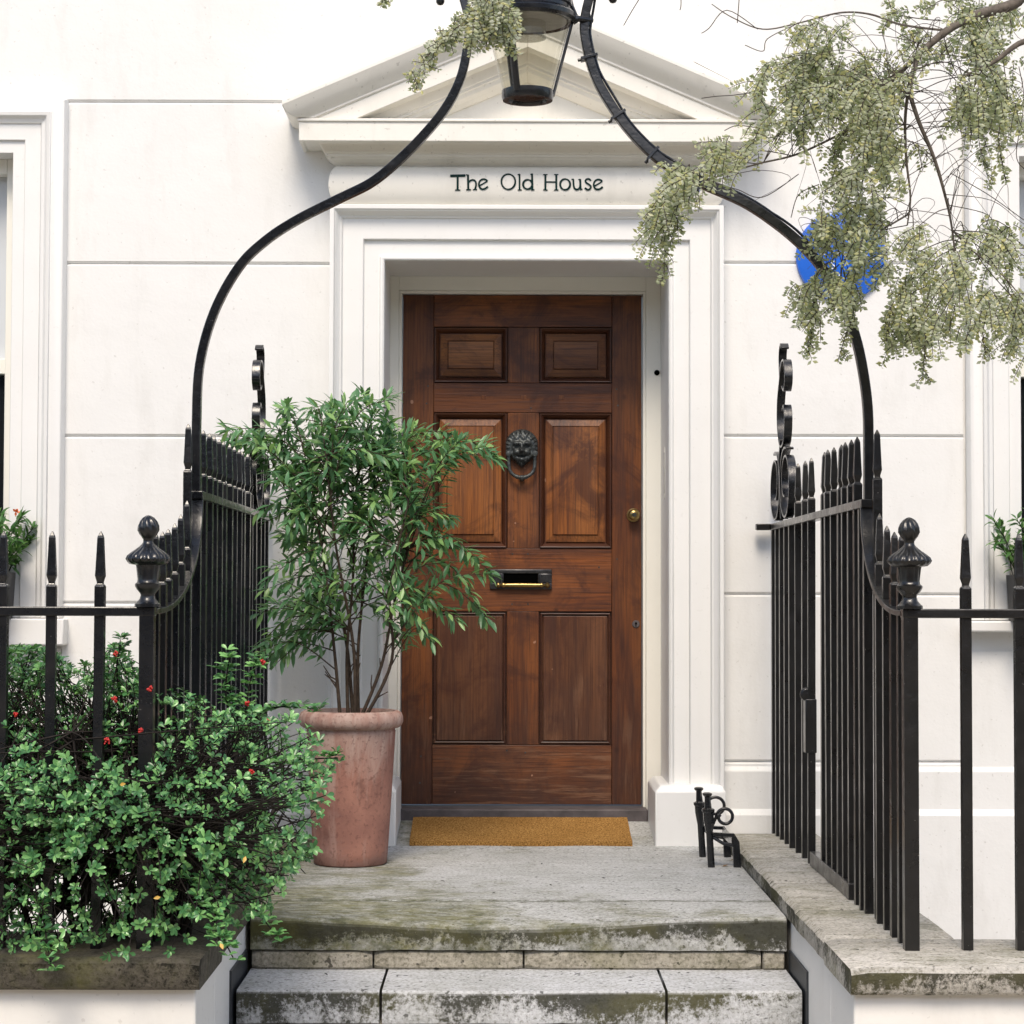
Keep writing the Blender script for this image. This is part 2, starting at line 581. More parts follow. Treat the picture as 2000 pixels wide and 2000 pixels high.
g = MB()
g.box(-80, 80, -90, -2.93, -0.80, -0.62)
structure(g.build('pavement', M_PAVE, smooth=0))
g = MB()
g.box(-12, 12, -2.93, 0.4, -2.45, -2.30)
structure(g.build('basement_area_ground', M_PAVE, smooth=0))

# unseen brick row added behind the camera to block low sky and darken reflections
opp = thing('sky_block_terrace', 'unseen brown brick row added behind the viewer to block low sky', 'building', (0, -25, -0.6))
g = MB()
g.box(-40, 40, -33, -25, -0.7, 8.0)
g.build('wall', M_BRICK, opp, smooth=0)
for i in range(-9, 10):
    for zf in (0.9, 3.9):
        g = MB()
        g.box(i * 4.0 - 0.6, i * 4.0 + 0.6, -25.06, -24.95, zf, zf + 1.8)
        g.build('window', M_PANE, opp, smooth=0)

# ================================================================== THE HOUSE
house = thing('house', 'cream stucco house front with pedimented doorway and brown panelled door', 'house', (0.08, 0.0, 0.0))
DL, DR, DTOP = -0.461, 0.626, 2.222           # doorway opening
XC = 0.0826
XLB, XRB = XC - 0.6456, XC + 0.6456
zc = lambda v, u=1000, y=0.0: W(u, v, y).z
xu = lambda u, v=1000, y=0.0: W(u, v, y).x
LW_R = xu(24, 700)
LW_L = LW_R - 1.05
RW_L = xu(1990, 700)
RW_R = RW_L + 1.05
WZ1, WZ0 = zc(303), zc(1208)
LS, RS = xu(127, 600), xu(1881, 600)            # outer edges of the window surrounds

wall = MB()
B = 0.013


def core(x0, x1, z0, z1):
    wall.box(x0, x1, B, 0.36, z0, z1)


core(-6, LW_L, -2.4, 6)
core(LW_L, LW_R, -2.4, WZ0)
core(LW_L, LW_R, WZ1, 6)
core(LW_R, DL, -2.4, 6)
core(DL, DR, DTOP, 6)
core(DL, DR, -2.4, -0.02)
core(DR, RW_L, -2.4, 6)
core(RW_L, RW_R, -2.4, WZ0)
core(RW_L, RW_R, WZ1, 6)
core(RW_R, 6, -2.4, 6)


def course(x0, x1, z0, z1, c0=True, c1=True):
    a = 0.009
    pr = [(B, z0), (0.0, z0 + (a if c0 else 0)), (0.0, z1 - (a if c1 else 0)), (B, z1)]
    n = 14
    rings = []
    for i in range(n + 1):
        x = x0 + (x1 - x0) * i / n
        rings.append([(x, y, z) for (y, z) in pr])
    rings = [list(r) for r in rings]
    wall.loops(rings, True)


zl = [zc(199, 300), zc(515, 400), zc(852, 300), zc(1178, 300), zc(1490, 300)]
zr = [zc(199, 1600), zc(514, 1600), zc(852, 1600), zc(1161, 1600), zc(1488, 1600)]
for (x0, x1, zz) in ((LS + 0.002, DL - 0.02, zl), (DR + 0.02, RS - 0.002, zr)):
    for a, b in zip(zz[:-1], zz[1:]):
        course(x0, x1, b, a)
    course(x0, x1, -2.4, zz[-1], False, True)
course(-6, 6, zl[0], 6.0, True, False)
wall.box(-6, LW_L - 0.2, 0.0, B + 0.001, -2.4, zl[0])
wall.box(RW_R + 0.2, 6, 0.0, B + 0.001, -2.4, zl[0])
# flat strips under the window surrounds
wall.box(LW_L - 0.2, LS, 0.0, B + 0.001, -2.4, WZ0 - 0.12)
wall.box(RS, RW_R + 0.2, 0.0, B + 0.001, -2.4, WZ0 - 0.12)
W_OB = wall.build('wall', M_WALL, house, smooth=25)

# wall base: two shallow offsets
pb = MB()
for (x0, x1) in ((-6, DL - 0.05), (DR + 0.05, 6)):
    pb.loops([[(x, 0.003, -2.4), (x, -0.030, -2.4), (x, -0.030, zc(1590)), (x, -0.014, zc(1578)), (x, -0.014, zc(1504)), (x, 0.003, zc(1494))] for x in (x0, x1)], True)
pb.build('wall_base', M_WALL, house, smooth=20, bevel=0.004)


def surround(mb, x0, x1, ztop, zbot, prof, sides='LTR'):
    """moulding carried round an opening; prof = (offset outwards, projection)"""
    path = []
    for (o, p) in prof:
        path.append([(x0 - o, -p, zbot), (x0 - o, -p, ztop + o), (x1 + o, -p, ztop + o), (x1 + o, -p, zbot)])
    n = len(prof)
    rings = [[path[i][k] for i in range(n)] for k in range(4)]
    mb.loops(rings, True)


arch_prof = [(-0.002, -0.3495), (-0.002, 0.050), (0.004, 0.056), (0.012, 0.056), (0.016, 0.050), (0.018, 0.044), (0.078, 0.044), (0.079, 0.060), (0.158, 0.060),
             (0.160, 0.068), (0.166, 0.070), (0.172, 0.078), (0.178, 0.091), (0.181, 0.098), (0.186, 0.100), (0.187, 0.106), (0.204, 0.106), (0.204, -0.012)]
a = MB()
surround(a, DL, DR, DTOP, 0.02, arch_prof)
a.build('door_architrave', M_TRIM, house, smooth=25, bevel=0.0025)

for (x0, x1) in ((-0.672, -0.403), (0.568, 0.832)):
    q = MB()
    zt = 0.212
    q.loops([[(x0, 0.30, -0.05), (x1, 0.30, -0.05), (x1, -0.13, -0.05), (x0, -0.13, -0.05)],
             [(x0, 0.30, zt), (x1, 0.30, zt), (x1, -0.13, zt), (x0, -0.13, zt)],
             [(x0 + 0.022, 0.30, zt + 0.022), (x1 - 0.015, 0.30, zt + 0.022), (x1 - 0.015, -0.108, zt + 0.022), (x0 + 0.022, -0.108, zt + 0.022)]])
    q.build('pilaster_base', M_TRIM, house, smooth=25, bevel=0.006)


def returned(mb, prof, xl, xr, seg=1):
    """level moulding with mitred ends; prof = (z, projection)"""
    rings = []
    lines = [[(xl - p, 0.0, z), (xl - p, -p, z), (xr + p, -p, z), (xr + p, 0.0, z)] for (z, p) in prof]
    n = len(prof)
    mb.loops([[lines[i][k] for i in range(n)] for k in range(4)], True)


# frieze: a cushion between architrave and cornice
FZ0, FZ1 = 2.424, 2.580


def frieze_p(z):
    t = max(0.0, min(1.0, (z - FZ0) / (FZ1 - FZ0)))
    return 0.062 + 0.046 * sqrt(max(0.0, 1 - (2 * t - 1) ** 2)) ** 0.9


fr = MB()
N = 18
zs = [FZ0 + (FZ1 - FZ0) * (0.5 - 0.5 * cos(pi * i / N)) for i in range(N + 1)]
returned(fr, [(FZ0, -0.005)] + [(z, frieze_p(z)) for z in zs] + [(FZ1, -0.005)], XLB, XRB)
FRIEZE = fr.build('frieze', M_CORN, house, smooth=40)

co = MB()
returned(co, [(2.579, -0.005), (2.579, 0.066), (2.586, 0.074), (2.592, 0.088), (2.600, 0.104), (2.606, 0.110), (2.606, 0.117), (2.617, 0.117), (2.617, 0.123),
              (2.628, 0.126), (2.642, 0.134), (2.650, 0.140), (2.650, 0.196), (2.645, 0.198), (2.645, 0.212), (2.718, 0.212), (2.718, 0.219), (2.729, 0.219),
              (2.736, 0.10), (2.736, -0.005)], XLB, XRB)
co.build('cornice', M_CORN, house, smooth=25, bevel=0.0025)

# raking cornice, both slopes
SL = 0.426
APX = 3.172
ZCUT = 2.731
rake_prof = [(0.105, -0.005), (0.004, 0.262), (0.0, 0.270), (-0.014, 0.270), (-0.022, 0.266), (-0.045, 0.256), (-0.068, 0.236), (-0.086, 0.217), (-0.092, 0.214), (-0.100, 0.214),
             (-0.104, 0.207), (-0.168, 0.207), (-0.168, 0.140), (-0.186, 0.134), (-0.204, 0.126), (-0.206, 0.120), (-0.218, 0.120), (-0.220, 0.112), (-0.236, 0.106),
             (-0.250, 0.090), (-0.262, 0.072), (-0.266, 0.068), (-0.266, -0.005)]
pd = MB()
for sgn in (-1, 1):
    rings = [[], [], []]
    for (h, p) in rake_prof:
        half = 0.6456 + max(p, 0.0)
        zr_ = lambda hx: APX - SL * hx
        xcut = (APX + h - ZCUT) / SL
        he = min(half, xcut)
        ze = zr_(he) + h
        rings[0].append((XC + sgn * he, 0.0, ze))
        rings[1].append((XC + sgn * he, -p, ze))
        rings[2].append((XC, -p, APX + h))
    if sgn > 0:
        rings = rings[::-1]
    pd.loops(rings, True)
PED = pd.build('pediment', M_CORN, house, smooth=25, bevel=0.002)
ty = MB()
ty.poly([(XC - 0.80, -0.058, 2.732), (XC + 0.80, -0.058, 2.732), (XC, -0.058, 2.732 + 0.80 * SL + 0.03)], 0.055)
ty.build('tympanum', M_CORN, house, parent=PED, smooth=0)

# ---- lettering on the frieze
def stroke_strip(mb, pts, w, mapf, thick=0.002):
    """a flat brush stroke; pts in lettering units, w full width (number or list)"""
    P = [Vector((p[0], p[1])) for p in pts]
    L, R = [], []
    for i, p in enumerate(P):
        d = (P[min(i + 1, len(P) - 1)] - P[max(i - 1, 0)])
        d = d.normalized() if d.length else Vector((1, 0))
        n = Vector((-d.y, d.x))
        ww = w[i] if isinstance(w, (list, tuple)) else w
        L.append(p + n * ww / 2)
        R.append(p - n * ww / 2)
    rings = []
    for l, r in zip(L, R):
        a, b = mapf(l), mapf(r)
        off = Vector((0, -thick, 0))
        rings.append([a + off, b + off, b - off, a - off])
    mb.loops(rings, True)


def smooth_pts(pts, sub=5):
    out = []
    n = len(pts)
    for i in range(n - 1):
        p0 = Vector(pts[max(i - 1, 0)])
        p1 = Vector(pts[i])
        p2 = Vector(pts[i + 1])
        p3 = Vector(pts[min(i + 2, n - 1)])
        for s in range(sub):
            t = s / sub
            out.append(0.5 * ((2 * p1) + (p2 - p0) * t + (2 * p0 - 5 * p1 + 4 * p2 - p3) * t * t + (3 * p1 - p0 - 3 * p2 + p3) * t ** 3))
    out.append(Vector(pts[-1]))
    return out


def letmap(q):
    u, v = 860 + q[0] * 0.17598, 320 + q[1] * 0.17598
    p = W(u, v, -0.105)
    p.y = -frieze_p(p.z) - 0.0008
    return p


lt = MB()


def st(pts, w=17, sm=False):
    pts = smooth_pts([(p[0], p[1]) for p in pts], 6) if sm else smooth_pts(pts, 4) if len(pts) > 2 else [Vector(pts[0]).lerp(Vector(pts[1]), i / 6) for i in range(7)]
    stroke_strip(lt, pts, w * 1.22, letmap)


def ell(cx, cy, rx, ry, w=14):
    pts = [(cx + rx * cos(2 * pi * i / 40), cy + ry * sin(2 * pi * i / 40)) for i in range(41)]
    ws = [w * 1.2 * (0.75 + 0.45 * abs(cos(2 * pi * i / 40 - 0.35))) for i in range(41)]
    stroke_strip(lt, pts, ws, letmap)


st([(110, 134), (278, 130)], 24)
st([(193, 140), (192, 290)], 19)
st([(163, 292), (222, 292)], 9)
st([(307, 124), (311, 288)], 19)
st([(284, 119), (318, 126)], 9)
st([(286, 289), (340, 289)], 9)
st([(312, 212), (332, 190), (360, 180), (384, 190), (396, 216), (395, 250), (385, 286)], 16, True)
st([(362, 288), (408, 285)], 9)


def small_e(dx, dy):
    st([(436 + dx, 244 + dy), (480 + dx, 220 + dy), (522 + dx, 194 + dy)], 12)
    st([(522 + dx, 194 + dy), (504 + dx, 177 + dy), (472 + dx, 172 + dy), (442 + dx, 190 + dy), (428 + dx, 226 + dy), (436 + dx, 260 + dy), (462 + dx, 281 + dy), (496 + dx, 277 + dy), (528 + dx, 254 + dy)], 16, True)


small_e(0, 0)
lt.build('lettering', M_GREEN, house, parent=FRIEZE, smooth=0)
lt = MB()
ell(755, 199, 77, 86, 14)
st([(879, 114), (880, 290)], 16)
st([(858, 120), (884, 112)], 9)
st([(860, 291), (902, 291)], 9)
ell(970, 230, 51, 52, 17)
st([(1018, 108), (1022, 290)], 18)
st([(1000, 118), (1022, 108)], 9)
st([(1008, 292), (1044, 290)], 10)
lt.build('lettering', M_GREEN, house, parent=FRIEZE, smooth=0)
lt = MB()
for hx in (1166, 1287):
    st([(hx, 118), (hx, 292)], 18)
    st([(hx - 24, 118), (hx + 24, 118)], 9)
    st([(hx - 24, 292), (hx + 24, 292)], 9)
st([(1166, 203), (1287, 203)], 12)
ell(1385, 230, 55, 60, 16)
st([(1456, 174), (1482, 172)], 10)
st([(1476, 174), (1479, 236), (1490, 274), (1516, 287), (1542, 272), (1552, 240)], 16, True)
st([(1552, 172), (1556, 286)], 18)
st([(1532, 178), (1556, 172)], 9)
st([(1552, 288), (1576, 281)], 10)
st([(1670, 190), (1652, 171), (1626, 171), (1610, 192), (1622, 214), (1650, 232), (1670, 254), (1660, 280), (1634, 288), (1604, 270)], 16, True)
small_e(1274, 4)
lt.build('lettering', M_GREEN, house, parent=FRIEZE, smooth=0)

# ---- doorway lining (inner frame)
DF = 0.35
fl, frr, ft = xu(783, 1050, DF), xu(1256, 1050, DF), zc(573, 1000, DF)
ln = MB()
ln.box(DL + 0.001, fl - 0.012, DF, 0.46, -0.01, DTOP - 0.001)
ln.box(frr + 0.012, DR - 0.001, DF, 0.46, -0.01, DTOP - 0.001)
ln.box(fl - 0.012, frr + 0.012, DF, 0.46, ft + 0.012, DTOP - 0.001)
ln.box(fl - 0.0118, fl, DF + 0.010, 0.46, 0.04, ft)
ln.box(frr, frr + 0.0118, DF + 0.010, 0.46, 0.04, ft)
ln.box(fl - 0.0118, frr + 0.0118, DF + 0.010, 0.46, ft + 0.0002, ft + 0.0118)
LIN = ln.build('door_lining', M_FRAME, house, smooth=20, bevel=0.002)
bh = MB()
c = W(1283, 728, DF)
bh.lathe([(0.0, -0.006), (0.009, -0.006), (0.011, -0.003), (0.011, 0.004)], (c.x, c.y, c.z), 14, 'Y')
bh.build('bell_push', M_BLACK, house, parent=LIN)
c = W(757, 538, 0.33)
nb = MB()
nb.lathe([(0.0, -0.02), (0.008, -0.02), (0.009, -0.012), (0.006, -0.010), (0.005, 0.021)], (c.x, c.y, c.z), 12, 'Y')
nb.build('nail', M_BLACK, house, parent=LIN)
# strike plate let into the right-hand reveal
sp = MB()
z0, z1 = zc(975, 1300, 0.2), zc(876, 1300, 0.2)
sp.box(DR - 0.004, DR + 0.004, 0.12, 0.165, z0, z1)
SPL = sp.build('strike_plate', M_FRAME, house, parent=LIN, bevel=0.002)
sp = MB()
sp.box(DR - 0.0046, DR + 0.002, 0.132, 0.152, z0 + 0.02, z1 - 0.02)
sp.build('strike_slot', M_PEWTER, house, parent=LIN)
th = MB()
th.box(xu(760, 1580, 0.27), 0.567, 0.262, 0.46, 0.0, 0.106)
th.build('threshold', M_SILL, house, smooth=20, bevel=0.006)

# ---- the door
YD = 0.385
door = MB()
dx0, dx1 = fl + 0.002, frr - 0.003
dz1 = ft - 0.002
dz0 = 0.112
door.box(dx0 + 0.003, dx1 - 0.003, YD + 0.022, YD + 0.05, dz0 + 0.002, dz1 - 0.002)
DOOR = door.build('door', M_WOODV, house, smooth=0)
PX = lambda u, v=1000: W(u, v, YD).x
PZ = lambda v, u=1000: W(u, v, YD).z
xs0, xs1 = PX(846), PX(1195)
mx0, mx1 = PX(991), PX(1053)
zt = (PZ(639), PZ(748))
zm = (PZ(806), PZ(1071))
zb = (PZ(1194), PZ(1455))


def board(name, x0, x1, z0, z1, m):
    b = MB()
    e = 0.0006
    b.box(x0 + e, x1 - e, YD, YD + 0.03, z0 + e, z1 - e)
    return b.build(name, m, house, parent=DOOR, smooth=20, bevel=0.0018)


board('stile', dx0, xs0, dz0, dz1, M_WOODV)
board('stile', xs1, dx1, dz0, dz1, M_WOODV)
board('rail', xs0, xs1, zt[0], dz1, M_WOODH)
board('rail', xs0, xs1, zm[0], zt[1], M_WOODH)
board('rail', xs0, xs1, zb[0], zm[1], M_WOODH)
board('rail', xs0, xs1, dz0, zb[1], M_WOODH)
for (za, zb_) in (zt, zm, zb):
    board('muntin', mx0, mx1, zb_, za, M_WOODV)


def panel(x0, x1, z0, z1, prof, m, split=0):
    """a panel and, as a mesh of its own, the moulding that frames it, darkened to paint in shadow lines"""
    def ringset(pr):
        return [[(x0 + o, YD + y, z0 + o), (x1 - o, YD + y, z0 + o), (x1 - o, YD + y, z1 - o), (x0 + o, YD + y, z1 - o)] for (o, y) in pr]
    b = MB()
    b.loops(ringset(prof[:split + 1]), True, False, False)
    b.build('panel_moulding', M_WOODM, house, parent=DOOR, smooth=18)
    b = MB()
    b.loops(ringset(prof[split:]), True, False, True)
    return b.build('panel', m, house, parent=DOOR, smooth=18)


heavy = [(0.0, 0.026), (0.0, 0.010), (0.003, 0.010), (0.003, -0.004), (0.0045, -0.007), (0.008, -0.006), (0.012, -0.001), (0.017, 0.006), (0.022, 0.017), (0.023, 0.024), (0.027, 0.024), (0.027, 0.012), (0.053, 0.004), (0.053, 0.0085), (0.056, 0.0085), (0.059, 0.0005), (0.062, 0.0)]
tall = [(0.0, 0.026), (0.0, 0.010), (0.003, 0.010), (0.003, -0.004), (0.0045, -0.007), (0.008, -0.006), (0.012, -0.001), (0.017, 0.006), (0.022, 0.017), (0.023, 0.024), (0.027, 0.024), (0.027, 0.013), (0.052, 0.006), (0.052, 0.009), (0.0545, 0.009), (0.057, 0.001), (0.060, 0.0005)]
flush = [(0.0, 0.026), (0.0, 0.0), (0.001, 0.0), (0.001, 0.014), (0.005, 0.014), (0.0065, 0.002), (0.010, 0.001), (0.013, 0.003), (0.014, 0.014), (0.018, 0.014), (0.0185, 0.0015), (0.02, 0.001)]
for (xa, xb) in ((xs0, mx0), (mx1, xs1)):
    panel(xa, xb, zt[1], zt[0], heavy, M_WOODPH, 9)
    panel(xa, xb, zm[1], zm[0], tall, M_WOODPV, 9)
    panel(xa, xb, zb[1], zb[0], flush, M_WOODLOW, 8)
# peg ends on the upper rail
for u in (945, 1023, 1096):
    b = MB()
    c = W(u, 776, YD)
    b.box(c.x - 0.010, c.x + 0.010, YD - 0.001, YD + 0.004, c.z - 0.008, c.z + 0.008)
    b.build('peg', M_WOODV, house, parent=DOOR, bevel=0.001)

# lion mask knocker
kn = MB()
KC = W(1019, 876, YD)
KW, KH = 0.064, 0.078
NA, NR = 72, 26


def lion(x, z):
    """height of the mask above the door, x and z in half widths / half heights"""
    r = sqrt(x * x + z * z)
    a = math.atan2(z, x)
    h = 0.012 + 0.030 * sqrt(max(0.0, 1 - min(1, r) ** 2.2))
    mane = max(0.0, min(1.0, (r - 0.62) / 0.2))
    h += mane * 0.0042 * sin(26 * a + 3 * r)
    fore = math.exp(-((z - 0.55) / 0.22) ** 2)
    h += fore * 0.004 * sin(15 * x) * cos(13 * z)
    gx = lambda cx, cz, sx, sz: math.exp(-((x - cx) / sx) ** 2 - ((z - cz) / sz) ** 2)
    for s in (-1, 1):
        h += 0.011 * gx(s * 0.30, 0.24 + 0.0 * s, 0.22, 0.085)      # brow
        h -= 0.013 * gx(s * 0.30, 0.06, 0.15, 0.065)                # eye socket
        h += 0.005 * gx(s * 0.29, 0.05, 0.06, 0.04)
        h += 0.009 * gx(s * 0.30, -0.22, 0.18, 0.13)                # cheek
        h -= 0.008 * gx(s * 0.52, -0.12, 0.07, 0.2)
    h += 0.016 * gx(0, -0.02, 0.10, 0.22)                            # nose ridge
    h += 0.012 * gx(0, -0.16, 0.14, 0.08)
    h -= 0.014 * gx(0, -0.42, 0.36, 0.055)                           # mouth
    h += 0.008 * gx(0, -0.60, 0.22, 0.12)
    h += 0.010 * gx(0, -0.88, 0.10, 0.10)
    return h


rings = []
for i in range(NR + 1):
    r = i / NR
    ring = []
    for k in range(NA):
        a = 2 * pi * k / NA
        x, z = r * cos(a), r * sin(a)
        # flat sides, pointed chin
        ox = 1.0
        if z < -0.30:
            ox = max(0.22, 1 - 1.15 * (-z - 0.30))
        xx = math.copysign(min(abs(x) * 1.10, 1.0), x) * ox
        ring.append((KC.x + xx * KW, YD - (lion(x, z) if r < 1 else -0.002), KC.z + z * KH * (1.0 if z > 0 else 1.0)))
    rings.append(ring)
kn.loops(rings, True, False, False)
kn.f = [f for f in kn.f if len(set(f)) > 2]
KN = kn.build('door_knocker', M_BRONZE, house, parent=DOOR, smooth=60)
kr = MB()
pts = []
zt_, zbm = W(0, 884, YD).z, W(0, 931, YD).z
hw = 0.0525
for i in range(41):
    t = i / 40
    a = pi * t
    x = -hw * cos(a) * (1.0 + 0.10 * sin(a * 2) ** 2)
    z = zt_ - (zt_ - zbm) * sin(a) ** 0.62 if 0 < t < 1 else zt_
    pts.append((KC.x + x, YD - 0.030 - 0.006 * sin(a), z))
rad = [0.0075 + 0.0035 * math.exp(-((i - 20) / 1.6) ** 2) + 0.002 * math.exp(-((i - 16) / 0.9) ** 2) + 0.002 * math.exp(-((i - 24) / 0.9) ** 2) for i in range(41)]
kr.tube(pts, rad, 10)
for s in (-1, 1):
    kr.lathe([(0.0, -0.045), (0.011, -0.043), (0.012, -0.02), (0.008, 0.0)], (KC.x + s * hw, YD, zt_), 12, 'Y')
kr.lathe([(0.0, -0.03), (0.010, -0.028), (0.013, 0.0)], (KC.x, YD, zbm), 12, 'Y')
kr.build('knocker_ring', M_BRONZE, house, parent=DOOR, smooth=50)

# letterbox
lx0, lx1, lz0, lz1 = PX(957), PX(1078), PZ(1151), PZ(1112)
sx0, sx1, sz0, sz1 = PX(984), PX(1051), PZ(1139), PZ(1120)
lb = MB()
y0, y1 = YD - 0.010, YD + 0.001
lb.box(lx0, lx1, y0, y1, sz1, lz1)
lb.box(lx0, lx1, y0, y1, lz0, sz0)
lb.box(lx0, sx0, y0, y1, sz0, sz1)
lb.box(sx1, lx1, y0, y1, sz0, sz1)
lb.box(sx0 - 0.012, sx0 - 0.004, y0 - 0.012, y0, lz0 + 0.01, sz1)
lb.box(sx1 + 0.004, sx1 + 0.012, y0 - 0.012, y0, lz0 + 0.01, sz1)
lb.build('letterbox', M_PEWTER, house, parent=DOOR, smooth=20, bevel=0.003)
lb = MB()
lb.box(sx0 + 0.0003, sx1 - 0.0003, YD - 0.004, YD + 0.0007, sz0 + 0.0003, sz1 - 0.0003)
lb.build('letterbox_slot', M_BLACK, house, parent=DOOR, smooth=0)
lb = MB()
zz = PZ(1143)
xm0, xm1 = PX(968), PX(1074)
n = 40
pts, rad = [], []
for i in range(n + 1):
    t = i / n
    x = xm0 + (xm1 - xm0) * t
    r = 0.0085 - 0.001 * cos(2 * pi * t)
    for cpos, amp, wd in ((0.0, 0.0, 0.03), (0.06, 0.004, 0.02), (0.10, -0.003, 0.02), (0.14, 0.005, 0.012), (0.86, 0.005, 0.012), (0.90, -0.003, 0.02), (0.95, 0.005, 0.025)):
        r += amp * math.exp(-((t - cpos) / wd) ** 2)
    if t < 0.015 or t > 0.985:
        r *= 0.4
    pts.append((x, y0 - 0.014, zz))
    rad.append(max(r, 0.003))
lb.tube(pts, rad, 14)
lb.build('letterbox_handle', M_BRASS, house, parent=DOOR, smooth=50)

kb = MB()
c = W(1237, 1006, YD)
kb.lathe([(0.0, -0.050), (0.014, -0.049), (0.0215, -0.042), (0.0235, -0.034), (0.020, -0.026), (0.013, -0.020), (0.012, -0.008), (0.026, -0.006), (0.0275, -0.002), (0.0275, 0.002)], (c.x, c.y, c.z), 28, 'Y')
KNOB = kb.build('door_knob', M_BRASS, house, parent=DOOR, smooth=40)
kb = MB()
kb.lathe([(0.0, -0.052), (0.0085, -0.052), (0.009, -0.0495)], (c.x, c.y, c.z), 18, 'Y')
kb.box(c.x - 0.0012, c.x + 0.0012, YD - 0.0535, YD - 0.0525, c.z - 0.005, c.z + 0.005)
kb.build('lock_cylinder', M_BRONZE, house, parent=DOOR)
c = W(1242, 1219, YD)
kb = MB()
kb.lathe([(0.0, -0.004), (0.013, -0.004), (0.0155, -0.001), (0.0155, 0.002)], (c.x, c.y, c.z), 22, 'Y')
kb.build('keyhole_plate', M_SILL, house, parent=DOOR)
kb = MB()
kb.lathe([(0.0, -0.0045), (0.0045, -0.0045), (0.0045, 0.0)], (c.x, c.y, c.z + 0.003), 14, 'Y')
kb.box(c.x - 0.002, c.x + 0.002, YD - 0.0047, YD, c.z - 0.010, c.z + 0.003)
kb.build('keyhole', M_BLACK, house, parent=DOOR)
# marks left by old door furniture: nail heads
for (u, v) in ((1000, 1180), (1031, 1180), (836, 754), (833, 788), (1204, 760), (1207, 792), (1037, 797), (1001, 1082), (1031, 1082), (1205, 1092), (1170, 1108), (990, 1466), (1026, 1470), (822, 1477), (820, 1529)):
    c = W(u, v, YD)
    nm = MB()
    nm.lathe([(0.0, -0.001), (0.0035, -0.0008), (0.004, 0.0008)], (c.x, c.y, c.z), 8, 'Y')
    nm.build('nail_head', M_BRONZE, house, parent=DOOR)


# ---- windows
def window(x0, x1, sill_over, sw):
    s = MB()
    pr = [(-0.002, -0.099), (-0.002, 0.020), (0.045, 0.020), (0.046, 0.032), (0.108, 0.032), (0.110, 0.040), (0.125, 0.046), (0.135, 0.062), (0.150, 0.066), (0.151, 0.056), (0.185, 0.056), (0.198, 0.050), (0.205, 0.030), (0.205, -0.012)]
    surround(s, x0, x1, WZ1, WZ0 - 0.002, pr)
    wob = s.build('window', M_TRIM, house, smooth=25, bevel=0.002)
    f = MB()
    yf = 0.10
    f.box(x0, x0 + sw, yf, 0.2, WZ0, WZ1)
    f.box(x1 - sw, x1, yf, 0.2, WZ0, WZ1)
    f.box(x0 + sw, x1 - sw, yf, 0.2, WZ1 - 0.06, WZ1)
    f.box(x0 + sw, x1 - sw, yf, 0.2, WZ0, WZ0 + 0.05)
    zmid = zc(712)
    f.box(x0 + sw, x1 - sw, yf + 0.02, 0.19, zmid - 0.03, zmid + 0.03)
    f.box((x0 + x1) / 2 - 0.012, (x0 + x1) / 2 + 0.012, yf + 0.03, 0.19, WZ0 + 0.05, WZ1 - 0.06)
    f.build('sash', M_FRAME, house, parent=wob, smooth=20, bevel=0.003)
    p = MB()
    p.box(x0 + sw + 0.001, x1 - sw - 0.001, 0.165, 0.172, WZ0 + 0.051, zmid - 0.031)
    p.build('pane', M_PANE, house, parent=wob, smooth=0)
    p = MB()
    p.box(x0 + sw + 0.001, x1 - sw - 0.001, 0.165, 0.172, zmid + 0.031, WZ1 - 0.061)
    p.build('pane', M_BLIND, house, parent=wob, smooth=0)
    p = MB()
    e = 0.225
    p.box(x0 - e, x1 + e, -0.085, 0.18, WZ0 - 0.105 if sill_over else WZ0 - 0.045, WZ0 - 0.004)
    p.build('sill', M_TRIM, house, parent=wob, smooth=20, bevel=0.006)
    return wob


window(LW_L, LW_R, True, 0.052)
window(RW_L, RW_R, False, 0.022)
# basement window, only its edge shows
bw = MB()
bx0, bz1, bz0 = xu(1990, 1790, -0.02), zc(1750, 1990, -0.02), zc(1960, 1990, -0.02)
bw.box(bx0, bx0 + 1.0, -0.034, -0.020, bz0, bz1)
BW = bw.build('window', M_FRAME, house, bevel=0.003)
bw = MB()
bw.box(bx0 + 0.05, bx0 + 0.95, -0.040, -0.034, bz0 + 0.05, bz1 - 0.05)
bw.build('pane', M_PANE, house, parent=BW)

# ================================================================== FRONT STEPS
steps = thing('front_steps', 'worn mossy stone steps and landing leading up to the brown door', 'steps', (0.04, -1.9, -0.62))
SX0, SX1 = -0.741, 0.832
YN = -1.85                                        # landing nosing


def n3(x, y, z, s=1.0):
    return noise.noise(Vector((x * s, y * s, z * s)))


